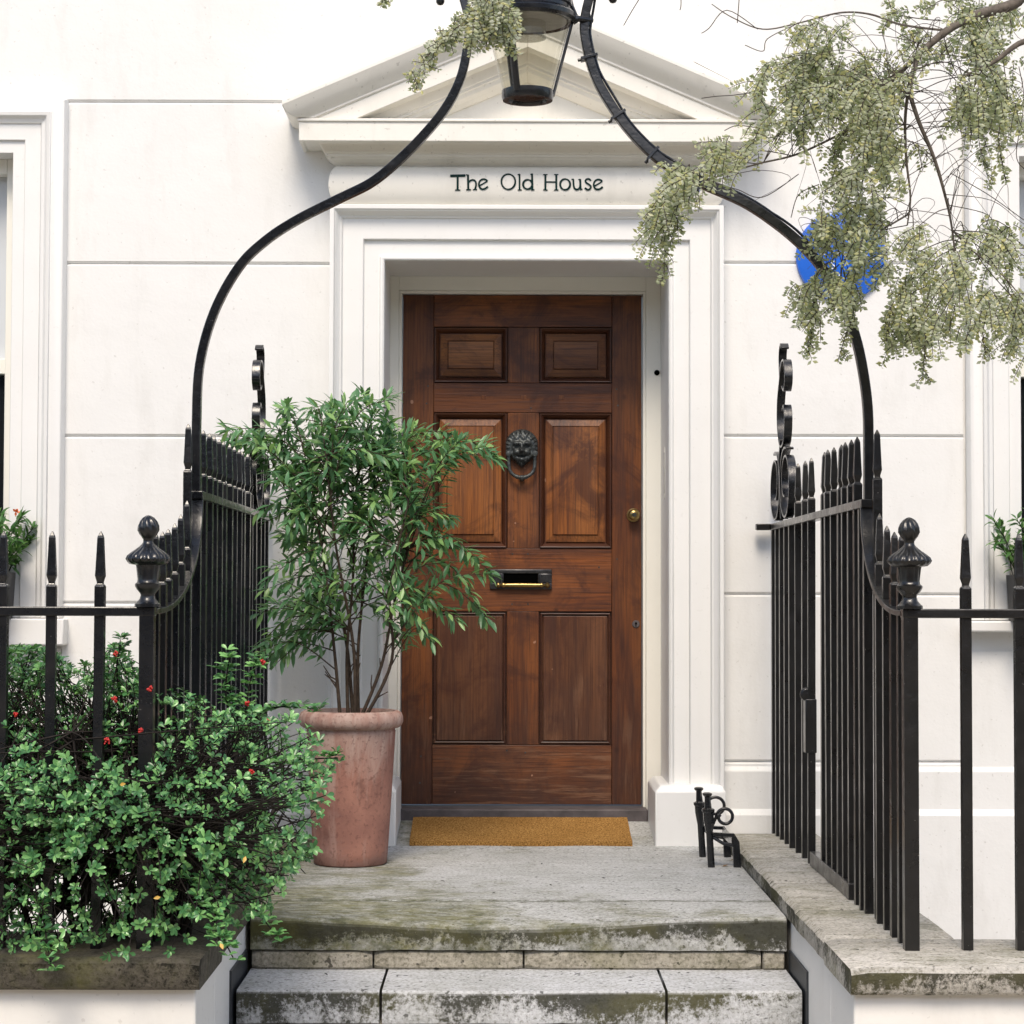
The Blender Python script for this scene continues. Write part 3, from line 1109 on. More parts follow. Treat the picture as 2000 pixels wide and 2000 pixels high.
def slab(name, x0, x1, yf, yb, zt_, th_, mat, dip=0.0, back=None, nx=40, rough=0.004, edge=0.018, seed=0.0):
    """stone slab with a rounded, worn front edge; back(y) gives the height of the top further back"""
    b = MB()
    ys = []
    y = yf
    ny = 16
    for i in range(ny + 1):
        ys.append(yf + (yb - yf) * (i / ny) ** 1.6)
    rings = []
    for i in range(nx + 1):
        t = i / nx
        x = x0 + (x1 - x0) * t
        wd = math.exp(-((x - (-0.02)) / 0.48) ** 2) * dip
        fx = 0.004 * n3(x, seed, 1.3, 5) + 0.002 * n3(x, seed, 2.1, 17)
        ring = [(x, yb, zt_ - th_ + 0.001), (x, yf + 0.003 + fx, zt_ - th_ + 0.003 * n3(x, seed + 5, 0, 9) + 0.001)]
        e = edge * (1 + 0.35 * n3(x, seed, 7.7, 8)) + wd * 0.45
        for k in range(6):
            a = (pi / 2) * k / 5
            ring.append((x, yf + fx + e * (1 - cos(a)), zt_ - wd - e * (1 - sin(a))))
        for yy in ys[1:]:
            q = max(0.0, 1 - (yy - yf) / 0.42)
            zz = zt_ - wd * q * q + rough * 0.45 * n3(x, yy, seed, 4.5) + rough * 0.2 * n3(x, yy, seed, 16) * min(1, (yb - yy) * 20)
            if back:
                zz += back(yy)
            if yy - yf < e * 1.2:
                continue
            ring.append((x, yy, zz))
        rings.append(ring)
    m = min(len(r) for r in rings)
    rings = [r[:2] + r[2:8] + r[len(r) - (m - 8):] for r in rings]
    b.loops(rings, True)
    return b.build(name, mat, steps, smooth=40)


YJ = -1.51
slab('landing_slab', SX0, SX1, YN, YJ - 0.005, 0.0, 0.098, M_LAND, dip=0.026, seed=1.0, nx=70)
slab('landing_slab', SX0, SX1, YJ + 0.005, 0.262, 0.0, 0.10, M_LAND, dip=0.0, back=lambda y: 0.060 * max(0, min(1, (y + 0.16) / 0.36)) ** 1.1, edge=0.012, seed=2.0, nx=60, rough=0.006)
core_b = MB()
core_b.box(SX0 + 0.001, SX1 - 0.001, YN + 0.06, 0.2, -0.62, -0.0995)
for k in range(1, 4):
    core_b.box(SX0 + 0.001, SX1 - 0.001, YN + 0.06 - 0.32 * k, YN + 0.0599 - 0.32 * (k - 1), -0.619, -0.155 * k - 0.099)
core_b.build('step_core', M_BLOCK, steps, smooth=0)


def blocks(z0, z1, yf, cuts, seed):
    xs = [SX0] + cuts + [SX1]
    for i in range(len(xs) - 1):
        b = MB()
        x0, x1 = xs[i] + 0.003, xs[i + 1] - 0.003
        nx = 14
        rings = []
        for k in range(nx + 1):
            x = x0 + (x1 - x0) * k / nx
            e = 0.006 if 0 < k < nx else 0.012
            o = 0.003 * n3(x, seed, i, 8) + (0.006 if k in (0, nx) else 0)
            rings.append([(x, yf + 0.10, z0), (x, yf + o + e, z0), (x, yf + o, z0 + e), (x, yf + o, z1 - e), (x, yf + o + e, z1), (x, yf + 0.10, z1)])
        b.loops(rings, True)
        b.build('riser_block', M_BLOCK, steps, smooth=40)


XS = lambda u, d: (u - 985) / FPX * d
blocks(-0.1545, -0.101, YN + 0.010, [XS(733, 6.3), XS(1025, 6.3), XS(1488, 6.3)], 3)
y2 = YN - 0.32
tc = [XS(748, 5.98), XS(1302, 5.98)]
xs = [SX0] + tc + [SX1]
for i in range(3):
    slab('tread_slab', xs[i] + (0.004 if i else 0), xs[i + 1] - (0.004 if i < 2 else 0), y2, YN + 0.03, -0.155, 0.093, M_TREAD, dip=0.004, seed=4.0 + i, nx=24, edge=0.013, rough=0.004)
blocks(-0.3095, -0.250, y2 + 0.010, [XS(770, 5.98), XS(1130, 5.98)], 9)
for k in (2, 3):
    slab('tread_slab', SX0, SX1, YN - 0.32 * k, YN + 0.03 - 0.32 * (k - 1), -0.155 * k, 0.093, M_TREAD, dip=0.006, seed=8.0 + k, nx=24)
    blocks(-0.155 * (k + 1) + 0.0005, -0.155 * k - 0.095, YN - 0.32 * k + 0.010, [-0.2, 0.35], 12 + k)

# ================================================================== LOW WALLS WITH COPING
CT = 0.052                                         # top of the coping


def coping_piece(x0, x1, y0, y1, z0, z1, mat, root, seed, parent=None, n=16):
    b = MB()
    long_y = (y1 - y0) > (x1 - x0)
    rings = []
    for i in range(n + 1):
        t = i / n
        e = 0.010
        end = 0.006 if i in (0, n) else 0.0
        if long_y:
            y = y0 + (y1 - y0) * t
            j0, j1 = 0.006 * n3(x0, y, seed, 6) + 0.003 * n3(x0, y, seed, 19), 0.005 * n3(x1, y, seed + 3, 7)
            zz = z1 + 0.003 * n3(0, y, seed, 4) - end
            rings.append([(x0 + j0 + e, y, z0), (x1 + j1 - e, y, z0), (x1 + j1, y, z0 + e), (x1 + j1, y, zz - e), (x1 + j1 - e, y, zz), (x0 + j0 + e * 1.3, y, zz), (x0 + j0, y, zz - e * 1.2), (x0 + j0, y, z0 + e)][::-1])
        else:
            x = x0 + (x1 - x0) * t
            j0 = 0.005 * n3(x, y0, seed, 6) + 0.003 * n3(x, y0, seed, 19)
            zz = z1 + 0.003 * n3(x, 0, seed, 4) - end
            rings.append([(x, y0 + j0 + e, z0), (x, y1 - e, z0), (x, y1, z0 + e), (x, y1, zz - e), (x, y1 - e, zz), (x, y0 + j0 + e * 1.3, zz), (x, y0 + j0, zz - e * 1.2), (x, y0 + j0, z0 + e)])
    b.loops(rings, True)
    return b.build('coping', mat, root, parent=parent, smooth=45)


def skirting(xw, sgn):
    b = MB()
    x0, x1 = (xw - 0.006, xw + 0.004) if sgn > 0 else (xw - 0.004, xw + 0.006)
    prev = -1.77
    for k in range(0, 4):
        yn = YN - 0.32 * k - 0.03
        ztop = -0.155 * k - 0.0 if k == 0 else -0.155 * k + 0.058
        if k == 0:
            continue
        b.box(x0, x1, yn, YN - 0.32 * (k - 1) + 0.02 if k == 1 else YN - 0.32 * (k - 1) - 0.03, -0.62, ztop)
    return b


rw = thing('low_wall', 'white low wall right of the steps with pale clean coping', 'wall', (0.98, -2.9, -0.62))
b = MB()
b.box(0.846, 1.165, -2.60, -0.031, -2.3, CT - 0.060)
b.box(0.846, 4.5, -2.965, -2.60, -2.3, CT - 0.060)
RWB = b.build('wall_face', M_CHEEK, rw, smooth=0, bevel=0.006)
yy = [-2.55, -2.02, -1.45, -0.80, -0.033]
for i in range(len(yy) - 1):
    coping_piece(0.835, 1.185, yy[i] + 0.004, yy[i + 1] - 0.004, CT - 0.066, CT + 0.0, M_COPER, rw, 20 + i)
xx = [0.835, 1.505, 2.3, 3.2, 4.5]
for i in range(len(xx) - 1):
    coping_piece(xx[i] + (0.004 if i else 0), xx[i + 1] - 0.004, -3.0, -2.553, CT - 0.066, CT, M_COPER, rw, 30 + i)
skirting(0.846, 1).build('skirting', M_SKIRT, rw, smooth=0)

lw = thing('low_wall', 'white low wall left of the steps with dark mossy coping under the berry bush', 'wall', (-0.9, -2.8, -0.62))
b = MB()
b.box(-1.08, -0.757, -2.50, -0.031, -2.3, CT - 0.070)
b.box(-4.5, -0.757, -2.845, -2.50, -2.3, CT - 0.070)
b.build('wall_face', M_CHEEK, lw, smooth=0, bevel=0.006)
yy = [-2.45, -1.9, -1.2, -0.6, -0.033]
for i in range(len(yy) - 1):
    coping_piece(-1.10, -0.744, yy[i] + 0.002, yy[i + 1] - 0.002, CT - 0.074, CT, M_COPEL, lw, 40 + i)
xx = [-4.5, -3.2, -2.2, -1.42, -0.744]
for i in range(len(xx) - 1):
    coping_piece(xx[i] + 0.004, xx[i + 1] - (0.004 if i < 3 else 0), -2.885, -2.453, CT - 0.078, CT, M_COPEL, lw, 50 + i)
skirting(-0.757, -1).build('skirting', M_SKIRT, lw, smooth=0)

# ================================================================== IRON RAILINGS
HB = 0.0125


def bar_profile(base, rail):
    return [(HB, base), (HB, rail + 0.062), (HB * 0.9, rail + 0.066), (HB * 0.62, rail + 0.069), (HB * 0.62, rail + 0.074), (HB * 0.95, rail + 0.090), (HB * 0.88, rail + 0.105),
            (HB * 0.72, rail + 0.155), (HB * 0.62, rail + 0.186), (HB * 0.50, rail + 0.192), (0.0012, rail + 0.203)]


BAR_MESH = {}


def bar(root, x, y, base, rail, mat, jit=0.0):
    key = (round(base, 3), round(rail, 3), mat.name)
    org = ORG[root.name]
    if key not in BAR_MESH:
        b = MB()
        b.prism(bar_profile(0.0, rail - base))
        me = bpy.data.meshes.new('railing_bar')
        me.from_pydata(b.v, [], b.f)
        me.materials.append(mat)
        BAR_MESH[key] = me
    o = bpy.data.objects.new('railing_bar', BAR_MESH[key])
    COL.objects.link(o)
    o.parent = root
    o.location = (x - org.x, y - org.y, base - org.z)
    o.rotation_euler = (rnd.uniform(-jit, jit), rnd.uniform(-jit, jit), rnd.uniform(-0.05, 0.05))
    bv = o.modifiers.new('bevel', 'BEVEL')
    bv.width = 0.0025
    bv.segments = 1
    return o


def urn(root, x, y, z, mat):
    prof = [(0.0, 0.0), (0.034, 0.0), (0.034, 0.008), (0.029, 0.012), (0.021, 0.022), (0.0185, 0.032), (0.0205, 0.038), (0.029, 0.048), (0.0335, 0.057), (0.0335, 0.063), (0.028, 0.067),
            (0.0265, 0.075), (0.029, 0.108), (0.030, 0.114), (0.046, 0.117), (0.054, 0.123), (0.0565, 0.131), (0.053, 0.140), (0.043, 0.149), (0.032, 0.157), (0.0245, 0.164), (0.018, 0.170),
            (0.0135, 0.176), (0.0130, 0.184), (0.017, 0.190), (0.023, 0.198), (0.0262, 0.209), (0.0258, 0.221), (0.0215, 0.233), (0.0145, 0.243), (0.006, 0.249), (0.0, 0.251)]

    def fl(a, h):
        if h > 0.185:
            return 1 + 0.24 * abs(sin(3.5 * a + h * 34)) - 0.13
        if 0.115 < h < 0.150:
            return 1 + 0.09 * abs(sin(8 * a)) - 0.05
        if 0.07 < h < 0.112:
            return 1 + 0.05 * sin(12 * a)
        return 1.0
    b = MB()
    b.lathe([(r_ * 0.97, h_ * 0.93) for (r_, h_) in prof], (x, y, z), 112, 'Z', fl)
    return b.build('urn_finial', mat, root, smooth=50)


def spiral(cy, cz, r0, r1, a0, turns, n=30):
    out = []
    for i in range(n + 1):
        t = i / n
        a = a0 + turns * 2 * pi * t
        r = r0 + (r1 - r0) * t
        out.append((cy + r * cos(a), cz + r * sin(a)))
    return out


def railing(root, side, xr, zr_hi, d_front, d_post, front_xs, mat, gap=None):
    s = side
    yf = CAM.y + d_front
    yp = CAM.y + d_post
    zlo = 0.900
    base = CT - 0.004
    # corner post with urn
    b = MB()
    b.prism([(0.0185, base), (0.0185, zlo + 0.012)], (xr, yf, 0))
    post = b.build('corner_post', mat, root, smooth=0, bevel=0.002)
    urn(root, xr, yf, zlo + 0.011, mat)
    # front rail
    b = MB()
    far = front_xs[-1] + 0.3 * s
    b.box(min(xr - s * 0.02, far), max(xr - s * 0.02, far), yf - 0.020, yf + 0.020, zlo - 0.012, zlo + 0.0115)
    b.build('top_rail', mat, root, smooth=0, bevel=0.003)
    for x in front_xs:
        bar(root, x, yf, base, zlo, mat, 0.003)
    # swept rail climbing from the low front rail to the high side rail
    pts = []
    R = yp - yf
    y_a = yf + 0.018
    H = zr_hi - zlo
    n = 22
    for i in range(n + 1):
        a = (pi / 2) * i / n
        k = 0.85
        yy_ = y_a + (R - 0.018) * sin(a) ** k if i else y_a
        zz_ = zlo + H * (1 - cos(a) ** 0.95) if i < n else zr_hi
        pts.append(Vector((xr, yy_, zz_)))
    b = MB()
    b.sweep(pts, 0.042, 0.014, Vector((1, 0, 0)))
    b.build('swept_rail', mat, root, smooth=35, bevel=0.002)

    def rail_z(y):
        if y >= yp - 0.01:
            return zr_hi
        for p, q in zip(pts[:-1], pts[1:]):
            if p.y <= y <= q.y:
                t = (y - p.y) / max(q.y - p.y, 1e-6)
                return p.z + (q.z - p.z) * t
        return zlo
    # high rail back to the house
    b = MB()
    b.box(xr - 0.021, xr + 0.021, yp - 0.02, -0.03, zr_hi - 0.012, zr_hi + 0.012)
    b.build('top_rail', mat, root, smooth=0, bevel=0.003)
    return yf, yp, base, zlo, rail_z


# right-hand railing
rr = thing('iron_railing', 'black spiked iron railing on the pale coping right of the steps', 'railing', (1.03, -2.7, 0.05))
XR = 1.030
yf, yp, base, zlo, rz = railing(rr, 1, XR, 1.206, 5.42, 6.04, [1.172, 1.308, 1.444, 1.58], M_IRON2)
for d in (5.53, 5.635, 5.74, 5.85):
    y = CAM.y + d
    bar(rr, XR, y, base, rz(y), M_IRON2, 0.002)
bar(rr, XR + 0.012, CAM.y + 5.945, base, 1.206, M_IRON2, 0.001)
for d in (6.045, 6.125):
    b = MB()
    b.prism([(HB, base), (HB, 1.2)], (XR, CAM.y + d, 0))
    b.build('railing_bar', M_IRON2, rr, smooth=0, bevel=0.002)
for d in (6.21, 6.325, 6.43, 6.535, 6.645, 6.755, 6.865):
    bar(rr, XR, CAM.y + d, base + 0.02 if d > 6.3 else base, 1.206, M_IRON2, 0.003)
for d in (7.165, 7.31, 7.465):
    bar(rr, XR, CAM.y + d, base, 1.206, M_IRON2, 0.003)
for d in (7.60, 7.73, 7.86, 7.98, 8.09):
    b = MB()
    b.prism([(HB, base), (HB, 1.2)], (XR - 0.004, CAM.y + d, 0))
    b.build('railing_bar', M_IRON2, rr, smooth=0, bevel=0.002)
b = MB()
b.box(XR - 0.016, XR + 0.016, CAM.y + 6.30, CAM.y + 7.10, base + 0.004, base + 0.052)
b.build('bottom_rail', M_IRON2, rr, smooth=0, bevel=0.003)
b = MB()
c = CAM.y + 7.165
b.box(XR - 0.022, XR + 0.016, c - 0.02, c + 0.035, 0.42, 0.60)
b.lathe([(0.0, -0.012), (0.020, -0.010), (0.024, 0.0), (0.020, 0.010), (0.0, 0.012)], (XR - 0.015, c, 0.615), 18, 'Y')
b.build('latch', M_IRON2, rr, smooth=30, bevel=0.003)


def scroll_panel(root, x, y_fr, y_bk, z0, mat, s, hs=1.0):
    """wrought scrolls standing on the rail next to the house, in the plane of the railing"""
    b = MB()
    w, t = 0.030, 0.008
    ym = (y_fr + y_bk) / 2
    h = (y_bk - y_fr) / 2

    def rib(p):
        b.sweep([Vector((x, q[0], z0 + (q[1] - z0) * hs)) for q in p], w, t, Vector((1, 0, 0)))
    # two C scrolls, back to back
    for sg in (-1, 1):
        cy = ym + sg * h * 0.5
        r = h * 0.47
        p = []
        for i in range(60):
            tt = i / 59
            a = pi / 2 - sg * 0.3 + sg * tt * 2 * pi * 1.55
            rr_ = 1.0 - 0.62 * max(0.0, (tt - 0.45) / 0.55)
            p.append((cy + r * rr_ * cos(a) * (1 if sg > 0 else 1), z0 + 0.155 + 0.142 * rr_ * sin(a)))
        rib(p)
    # central stem flowing into a tall S scroll
    zt_ = z0 + 0.29
    k1 = smooth_pts([(ym - h * 0.10, z0 + 0.01, 0), (ym - h * 0.02, z0 + 0.12, 0), (ym + h * 0.05, z0 + 0.24, 0), (ym - h * 0.06, z0 + 0.34, 0)], 8)
    rib([(p.x, p.y) for p in k1])
    # lower curl and upper curl of the S, open to opposite sides
    k2 = smooth_pts([(ym - h * 0.28, z0 + 0.455, 0), (ym - h * 0.42, z0 + 0.47, 0), (ym - h * 0.52, z0 + 0.41, 0), (ym - h * 0.38, z0 + 0.325, 0), (ym - h * 0.02, z0 + 0.315, 0),
                     (ym + h * 0.22, z0 + 0.40, 0), (ym + h * 0.22, z0 + 0.50, 0), (ym + h * 0.02, z0 + 0.585, 0), (ym - h * 0.20, z0 + 0.655, 0), (ym - h * 0.46, z0 + 0.65, 0),
                     (ym - h * 0.56, z0 + 0.58, 0), (ym - h * 0.42, z0 + 0.535, 0), (ym - h * 0.26, z0 + 0.555, 0)], 8)
    rib([(p.x, p.y) for p in k2])
    k3 = smooth_pts([(ym - h * 0.02, z0 + 0.60, 0), (ym + h * 0.04, z0 + 0.66, 0), (ym + h * 0.02, z0 + 0.705, 0), (ym - h * 0.10, z0 + 0.735, 0), (ym - h * 0.20, z0 + 0.715, 0)], 8)
    rib([(p.x, p.y) for p in k3])
    return b.build('scroll', mat, root, smooth=35, bevel=0.0015)


b = MB()
b.box(0.955, XR - 0.0215, -0.075, -0.035, 1.194, 1.218)
b.build('rail_end', M_IRON2, rr, smooth=0, bevel=0.003)
scroll_panel(rr, XR - 0.004, CAM.y + 7.56, CAM.y + 8.11, 1.218, M_IRON, 1, 0.885)

# left-hand railing
lr = thing('iron_railing', 'black spiked iron railing rising out of the bush left of the steps', 'railing', (-0.904, -2.7, 0.05))
XL = -0.904
yf, yp, base, zlo, rz = railing(lr, -1, XL, 1.235, 5.42, 6.26, [-1.026, -1.147, -1.268, -1.39], M_IRON)
for d in (5.53, 5.64, 5.75, 5.86, 5.97, 6.08):
    y = CAM.y + d
    bar(lr, XL, y, base, rz(y), M_IRON, 0.002)
bar(lr, XL - 0.012, CAM.y + 6.175, base, 1.235, M_IRON, 0.001)
for i in range(13):
    bar(lr, XL, CAM.y + 6.285 + 0.118 * i, base, 1.235, M_IRON, 0.003)
for d in (7.83, 7.95, 8.07):
    b = MB()
    b.prism([(HB, base), (HB, 1.23)], (XL, CAM.y + d, 0))
    b.build('railing_bar', M_IRON, lr, smooth=0, bevel=0.002)
scroll_panel(lr, XL, CAM.y + 7.62, CAM.y + 8.11, 1.247, M_IRON, -1, 0.835)

# ================================================================== OVERTHROW ARCH AND LANTERN
oa = thing('lamp_arch', 'black curved iron arch springing from both railings and carrying a lantern', 'arch', (0.08, -2.0, 1.2))


def yarc(u):
    t = (u - 384) / (1696 - 384)
    return CAM.y + 6.262 + (6.045 - 6.262) * t


Lp = [(384, 975), (384, 900), (384, 828), (390, 714), (418, 611), (466, 523), (518, 471), (580, 430), (663, 388), (725, 357), (776, 316), (828, 264), (870, 212), (899, 155), (913, 93), (916, 47), (906, 0), (890, -45)]
Rp = [(1696, 985), (1696, 900), (1695, 807), (1687, 735), (1672, 663), (1646, 590), (1605, 523), (1563, 476), (1511, 433), (1449, 393), (1356, 352), (1294, 316), (1242, 269), (1201, 217), (1165, 155), (1146, 93), (1141, 47), (1150, 0), (1165, -45)]
LP3 = smooth_pts([W(u, v, yarc(u)) for (u, v) in Lp], 6)
RP3 = smooth_pts([W(u, v, yarc(u)) for (u, v) in Rp], 6)


def curl(p, s):
    """scroll ending in a ball, above the lantern"""
    c = p[-1] + Vector((s * 0.038, 0, 0.02))
    out = []
    for i in range(1, 22):
        a = pi - (pi * 1.25) * i / 21
        rr_ = 0.038 + 0.004 * i / 21
        out.append(c + Vector((s * rr_ * cos(a), 0, rr_ * sin(a) + 0.004)))
    return out


lc = curl(LP3, -1)
rc = curl(RP3, 1)
b = MB()
b.sweep(LP3 + lc, 0.030, 0.0255)
b.build('arch_arm', M_IRON, oa, smooth=35, bevel=0.003)
b = MB()
b.sweep(RP3 + rc, 0.030, 0.0265)
b.build('arch_arm', M_IRON2, oa, smooth=35, bevel=0.003)
for (u, v) in ((860, 2), (1197, -2)):
    c = W(u, v, yarc(u))
    b = MB()
    b.lathe([(0.0, -0.013), (0.008, -0.011), (0.0125, -0.004), (0.0125, 0.004), (0.008, 0.011), (0.0, 0.013)], c, 18)
    b.build('ball_end', M_IRON, oa, smooth=60)
# cable strapped to the right arm, with clips
cb = MB()
pts = []
for i, p in enumerate(RP3[40:]):
    j = min(i + 41, len(RP3) - 1)
    d = (RP3[j] - RP3[j - 1]).normalized()
    nrm = Vector((d.z, 0, -d.x))
    pts.append(p + nrm * (0.0165 + 0.004 * max(0, sin(i * 0.35))) + Vector((0, -0.006, 0)))
cb.tube(pts, 0.0042, 6)
cb.build('cable', M_IRON, oa, smooth=60)
for (u, v, wd) in ((1154, 115, 0.045), (1200, 236, 0.04), (1272, 312, 0.04), (1375, 362, 0.04)):
    best = min(range(len(RP3)), key=lambda i: (RP3[i] - W(u, v, yarc(u))).length)
    p, d = RP3[best], (RP3[min(best + 1, len(RP3) - 1)] - RP3[best - 1]).normalized()
    n_ = Vector((d.z, 0, -d.x))
    b = MB()
    b.sweep([p - d * 0.004, p + d * 0.004], 0.040, 0.050)
    b.tube([p - n_ * 0.024, p - n_ * 0.034], 0.005, 8)
    b.build('clip', M_IRON, oa, smooth=30, bevel=0.001)

ltn = thing('lantern', 'black framed glass lantern hanging in the iron arch above the door', 'lantern', (0.062, -2.04, 2.35))
YL = -2.04
dl = YL - CAM.y
LCX = 0.064
zb0 = CAM.z + (1165 - 190) * dl / FPX
zb1 = CAM.z + (1165 - 30) * dl / FPX
zb0 = W(1025, 190, YL).z
zb1 = W(1025, 42, YL).z
rb, rt = 0.072, 0.127
b = MB()
b.lathe([(rb - 0.018, -0.004), (rb - 0.016, -0.010), (rb, -0.010), (rb + 0.003, 0.0), (rb + 0.003, 0.018), (rb - 0.004, 0.020), (rb - 0.018, 0.018)], (LCX, YL, zb0), 48)
b.build('bottom_ring', M_IRON, ltn, smooth=35)
b = MB()
b.lathe([(0.0, 0.004), (rb - 0.0175, 0.004), (rb - 0.0175, 0.007), (0.0, 0.007)], (LCX, YL, zb0), 40)
b.build('bottom_glass', glass('bottom lamp glass', (0.80, 0.79, 0.76), 1.5), ltn, smooth=30)
b = MB()
for k in range(48):
    pass
ring = lambda r, z: [(LCX + r * cos(2 * pi * k / 64), YL + r * sin(2 * pi * k / 64), z) for k in range(64)]
b.loops([ring(rb - 0.002, zb0 + 0.016), ring(rt - 0.004, zb1)], True, False, False)
b.build('glass', M_GLASS, ltn, smooth=60)
b = MB()
b.lathe([(rt - 0.012, 0.0), (rt + 0.004, -0.004), (rt + 0.012, 0.004), (rt + 0.013, 0.016), (rt + 0.004, 0.026), (rt - 0.004, 0.030), (rt - 0.004, 0.040), (rt + 0.002, 0.044), (rt + 0.001, 0.058), (rt - 0.02, 0.075), (0.07, 0.12), (0.045, 0.135), (0.045, 0.15), (0.02, 0.17), (0.02, 0.19), (0.0, 0.20)], (LCX, YL, zb1), 56)
b.build('cap', M_IRON, ltn, smooth=35)
b = MB()
b.lathe([(0.0, -0.002), (rt - 0.013, -0.002), (rt - 0.013, 0.003), (0.0, 0.003)], (LCX, YL, zb1), 40)
b.build('lamp_plate', M_LAMPIN, ltn, smooth=30)
b = MB()
zc_ = W(1025, 74, YL).z
b.loops([ring(0.052, zc_), ring(0.052, zb1 - 0.003)], True, False, False)
b.lathe([(0.0515, -0.0012), (0.0535, -0.0012), (0.0535, 0.0012), (0.0515, 0.0012)], (LCX, YL, zc_), 48)
b.build('glass_chimney', glass('chimney glass', (0.86, 0.865, 0.84), 1.3), ltn, smooth=60)
for ang in (-26, 93, 208):
    a = radians(ang)
    dx, dy = sin(a), -cos(a)
    b = MB()
    tx, ty_ = cos(a), sin(a)
    w_ = 0.011
    p0 = Vector((LCX + dx * (rb - 0.003), YL + dy * (rb - 0.003), zb0 + 0.004))
    p1 = Vector((LCX + dx * (rt - 0.002), YL + dy * (rt - 0.002), zb1 + 0.003))
    side_ = Vector((tx, ty_, 0))
    out_ = Vector((dx, dy, 0))
    rings = []
    for p in (p0, p1):
        rings.append([p - side_ * w_, p - side_ * w_ + out_ * 0.005, p - side_ * 0.004 + out_ * 0.009, p + side_ * 0.004 + out_ * 0.009, p + side_ * w_ + out_ * 0.005, p + side_ * w_])
    b.loops(rings, True)
    b.build('glazing_bar', M_IRON, ltn, smooth=20)
for (u, v, s) in ((1141, 40, 1), (916, 40, -1)):
    c = W(u, v, yarc(u))
    b = MB()
    b.tube([Vector((LCX + s * (rt + 0.004), YL, zb1 + 0.004)), Vector((LCX + s * (rt + 0.02), YL, c.z - 0.002)), c + Vector((s * 0.022, 0, 0))], [0.014, 0.009, 0.009], 10)
    b.lathe([(0.0, -0.02), (0.013, -0.018), (0.015, 0.0), (0.013, 0.018), (0.0, 0.02)], c + Vector((s * 0.006, 0, 0)), 14)
    b.tube([c + Vector((-s * 0.02, 0, 0.006)), c + Vector((-s * 0.035, 0, 0.04)), c + Vector((-s * 0.05, 0, 0.10))], 0.006, 8)
    b.build('bracket', M_IRON, ltn, smooth=40)

# ================================================================== BLUE PLAQUE
PC = W(1643.5, 500, -0.02)
PR = 0.1735
bp = thing('plaque', 'round blue plaque with white lettering on the wall, half hidden by the tree', 'plaque', (PC.x, 0.0, PC.z))
b = MB()
b.lathe([(0.0, -0.022), (PR - 0.010, -0.0205), (PR - 0.002, -0.017), (PR, -0.010), (PR, 0.002)], (PC.x, 0, PC.z), 72, 'Y')
b.build('disc', M_BLUE, bp, smooth=30)


def glyphs(items, y, name, mat, root, parent):
    """letter meshes from Blender's built-in font: (text, u, v, height px, angle)"""
    for (s, u, v, hpx, ang) in items:
        mb = MB()
        cu = bpy.data.curves.new('letters', 'FONT')
        cu.body = s
        cu.size = hpx / FPX * (y - CAM.y) * 1.38
        cu.align_x = 'CENTER'
        cu.extrude = 0.0008
        ob = bpy.data.objects.new('letters', cu)
        me = bpy.data.meshes.new_from_object(ob)
        c = W(u, v, y)
        R = Matrix.Rotation(radians(ang), 3, 'Y')
        vs = []
        for q in me.vertices:
            p = R @ Vector((q.co.x * 0.86, -q.co.z, q.co.y - cu.size * 0.36))
            vs.append(c + p)
        mb.add(vs, [tuple(f.vertices) for f in me.polygons])
        bpy.data.objects.remove(ob)
        bpy.data.meshes.remove(me)
        bpy.data.curves.remove(cu)
        mb.build(name, mat, root, parent=parent, smooth=0)


glyphs([('W', 1599, 456, 14, -42), ('h', 1612, 440, 14, -30), ('N', 1685, 466, 15, 30), ('k', 1607, 489, 24, 0), ('A', 1643, 489, 24, 0), ('V', 1679, 493, 24, 0), ('C', 1700, 497, 24, 0),
        ('S', 1627, 517, 17, 0), ('9', 1671, 516, 17, 0), ('1', 1680, 515, 17, 0), ('l', 1639, 542, 17, 0), ('p', 1668, 546, 17, 0), ('w', 1600, 568, 14, 38), ('t', 1651, 567, 15, 0), ('u', 1673, 572, 15, -14)],
       -0.0225, 'letter', M_LETW, bp, None)

# ================================================================== THINGS ON THE LANDING
# doormat
yb_, yfm = 0.205, -0.13
m = MB()
nx, ny = 70, 26
mx0_, mx1_ = XS(802, 8.0), XS(1236, 8.0)
slope = lambda y: 0.060 * max(0, min(1, (y + 0.16) / 0.36)) ** 1.1
top = []
for j in range(ny + 1):
    y = yfm + (yb_ - yfm) * j / ny
    row = []
    for i in range(nx + 1):
        x = mx0_ + (mx1_ - mx0_) * i / nx
        x += 0.0015 * n3(x, y, 3, 40) if i in (0, nx) else 0
        row.append((x, y + (0.0015 * n3(x, y, 8, 40) if j in (0, ny) else 0), slope(y) + 0.021 + 0.0012 * n3(x, y, 1, 60)))
    top.append(row)
vs = [p for r in top for p in r]
fs = []
for j in range(ny):
    for i in range(nx):
        a_ = j * (nx + 1) + i
        fs.append((a_, a_ + 1, a_ + nx + 2, a_ + nx + 1))
m.add(vs, fs)
edge = [top[0][i] for i in range(nx + 1)] + [top[j][nx] for j in range(1, ny + 1)] + [top[ny][i] for i in range(nx - 1, -1, -1)] + [top[j][0] for j in range(ny - 1, 0, -1)]
m.loops([edge, [(p[0], p[1], slope(p[1]) + 0.003) for p in edge]][::-1], True, True, False)
tag(m.build('doormat', M_COIR, smooth=35), 'plain tan coir doormat lying on the landing before the door', 'doormat')

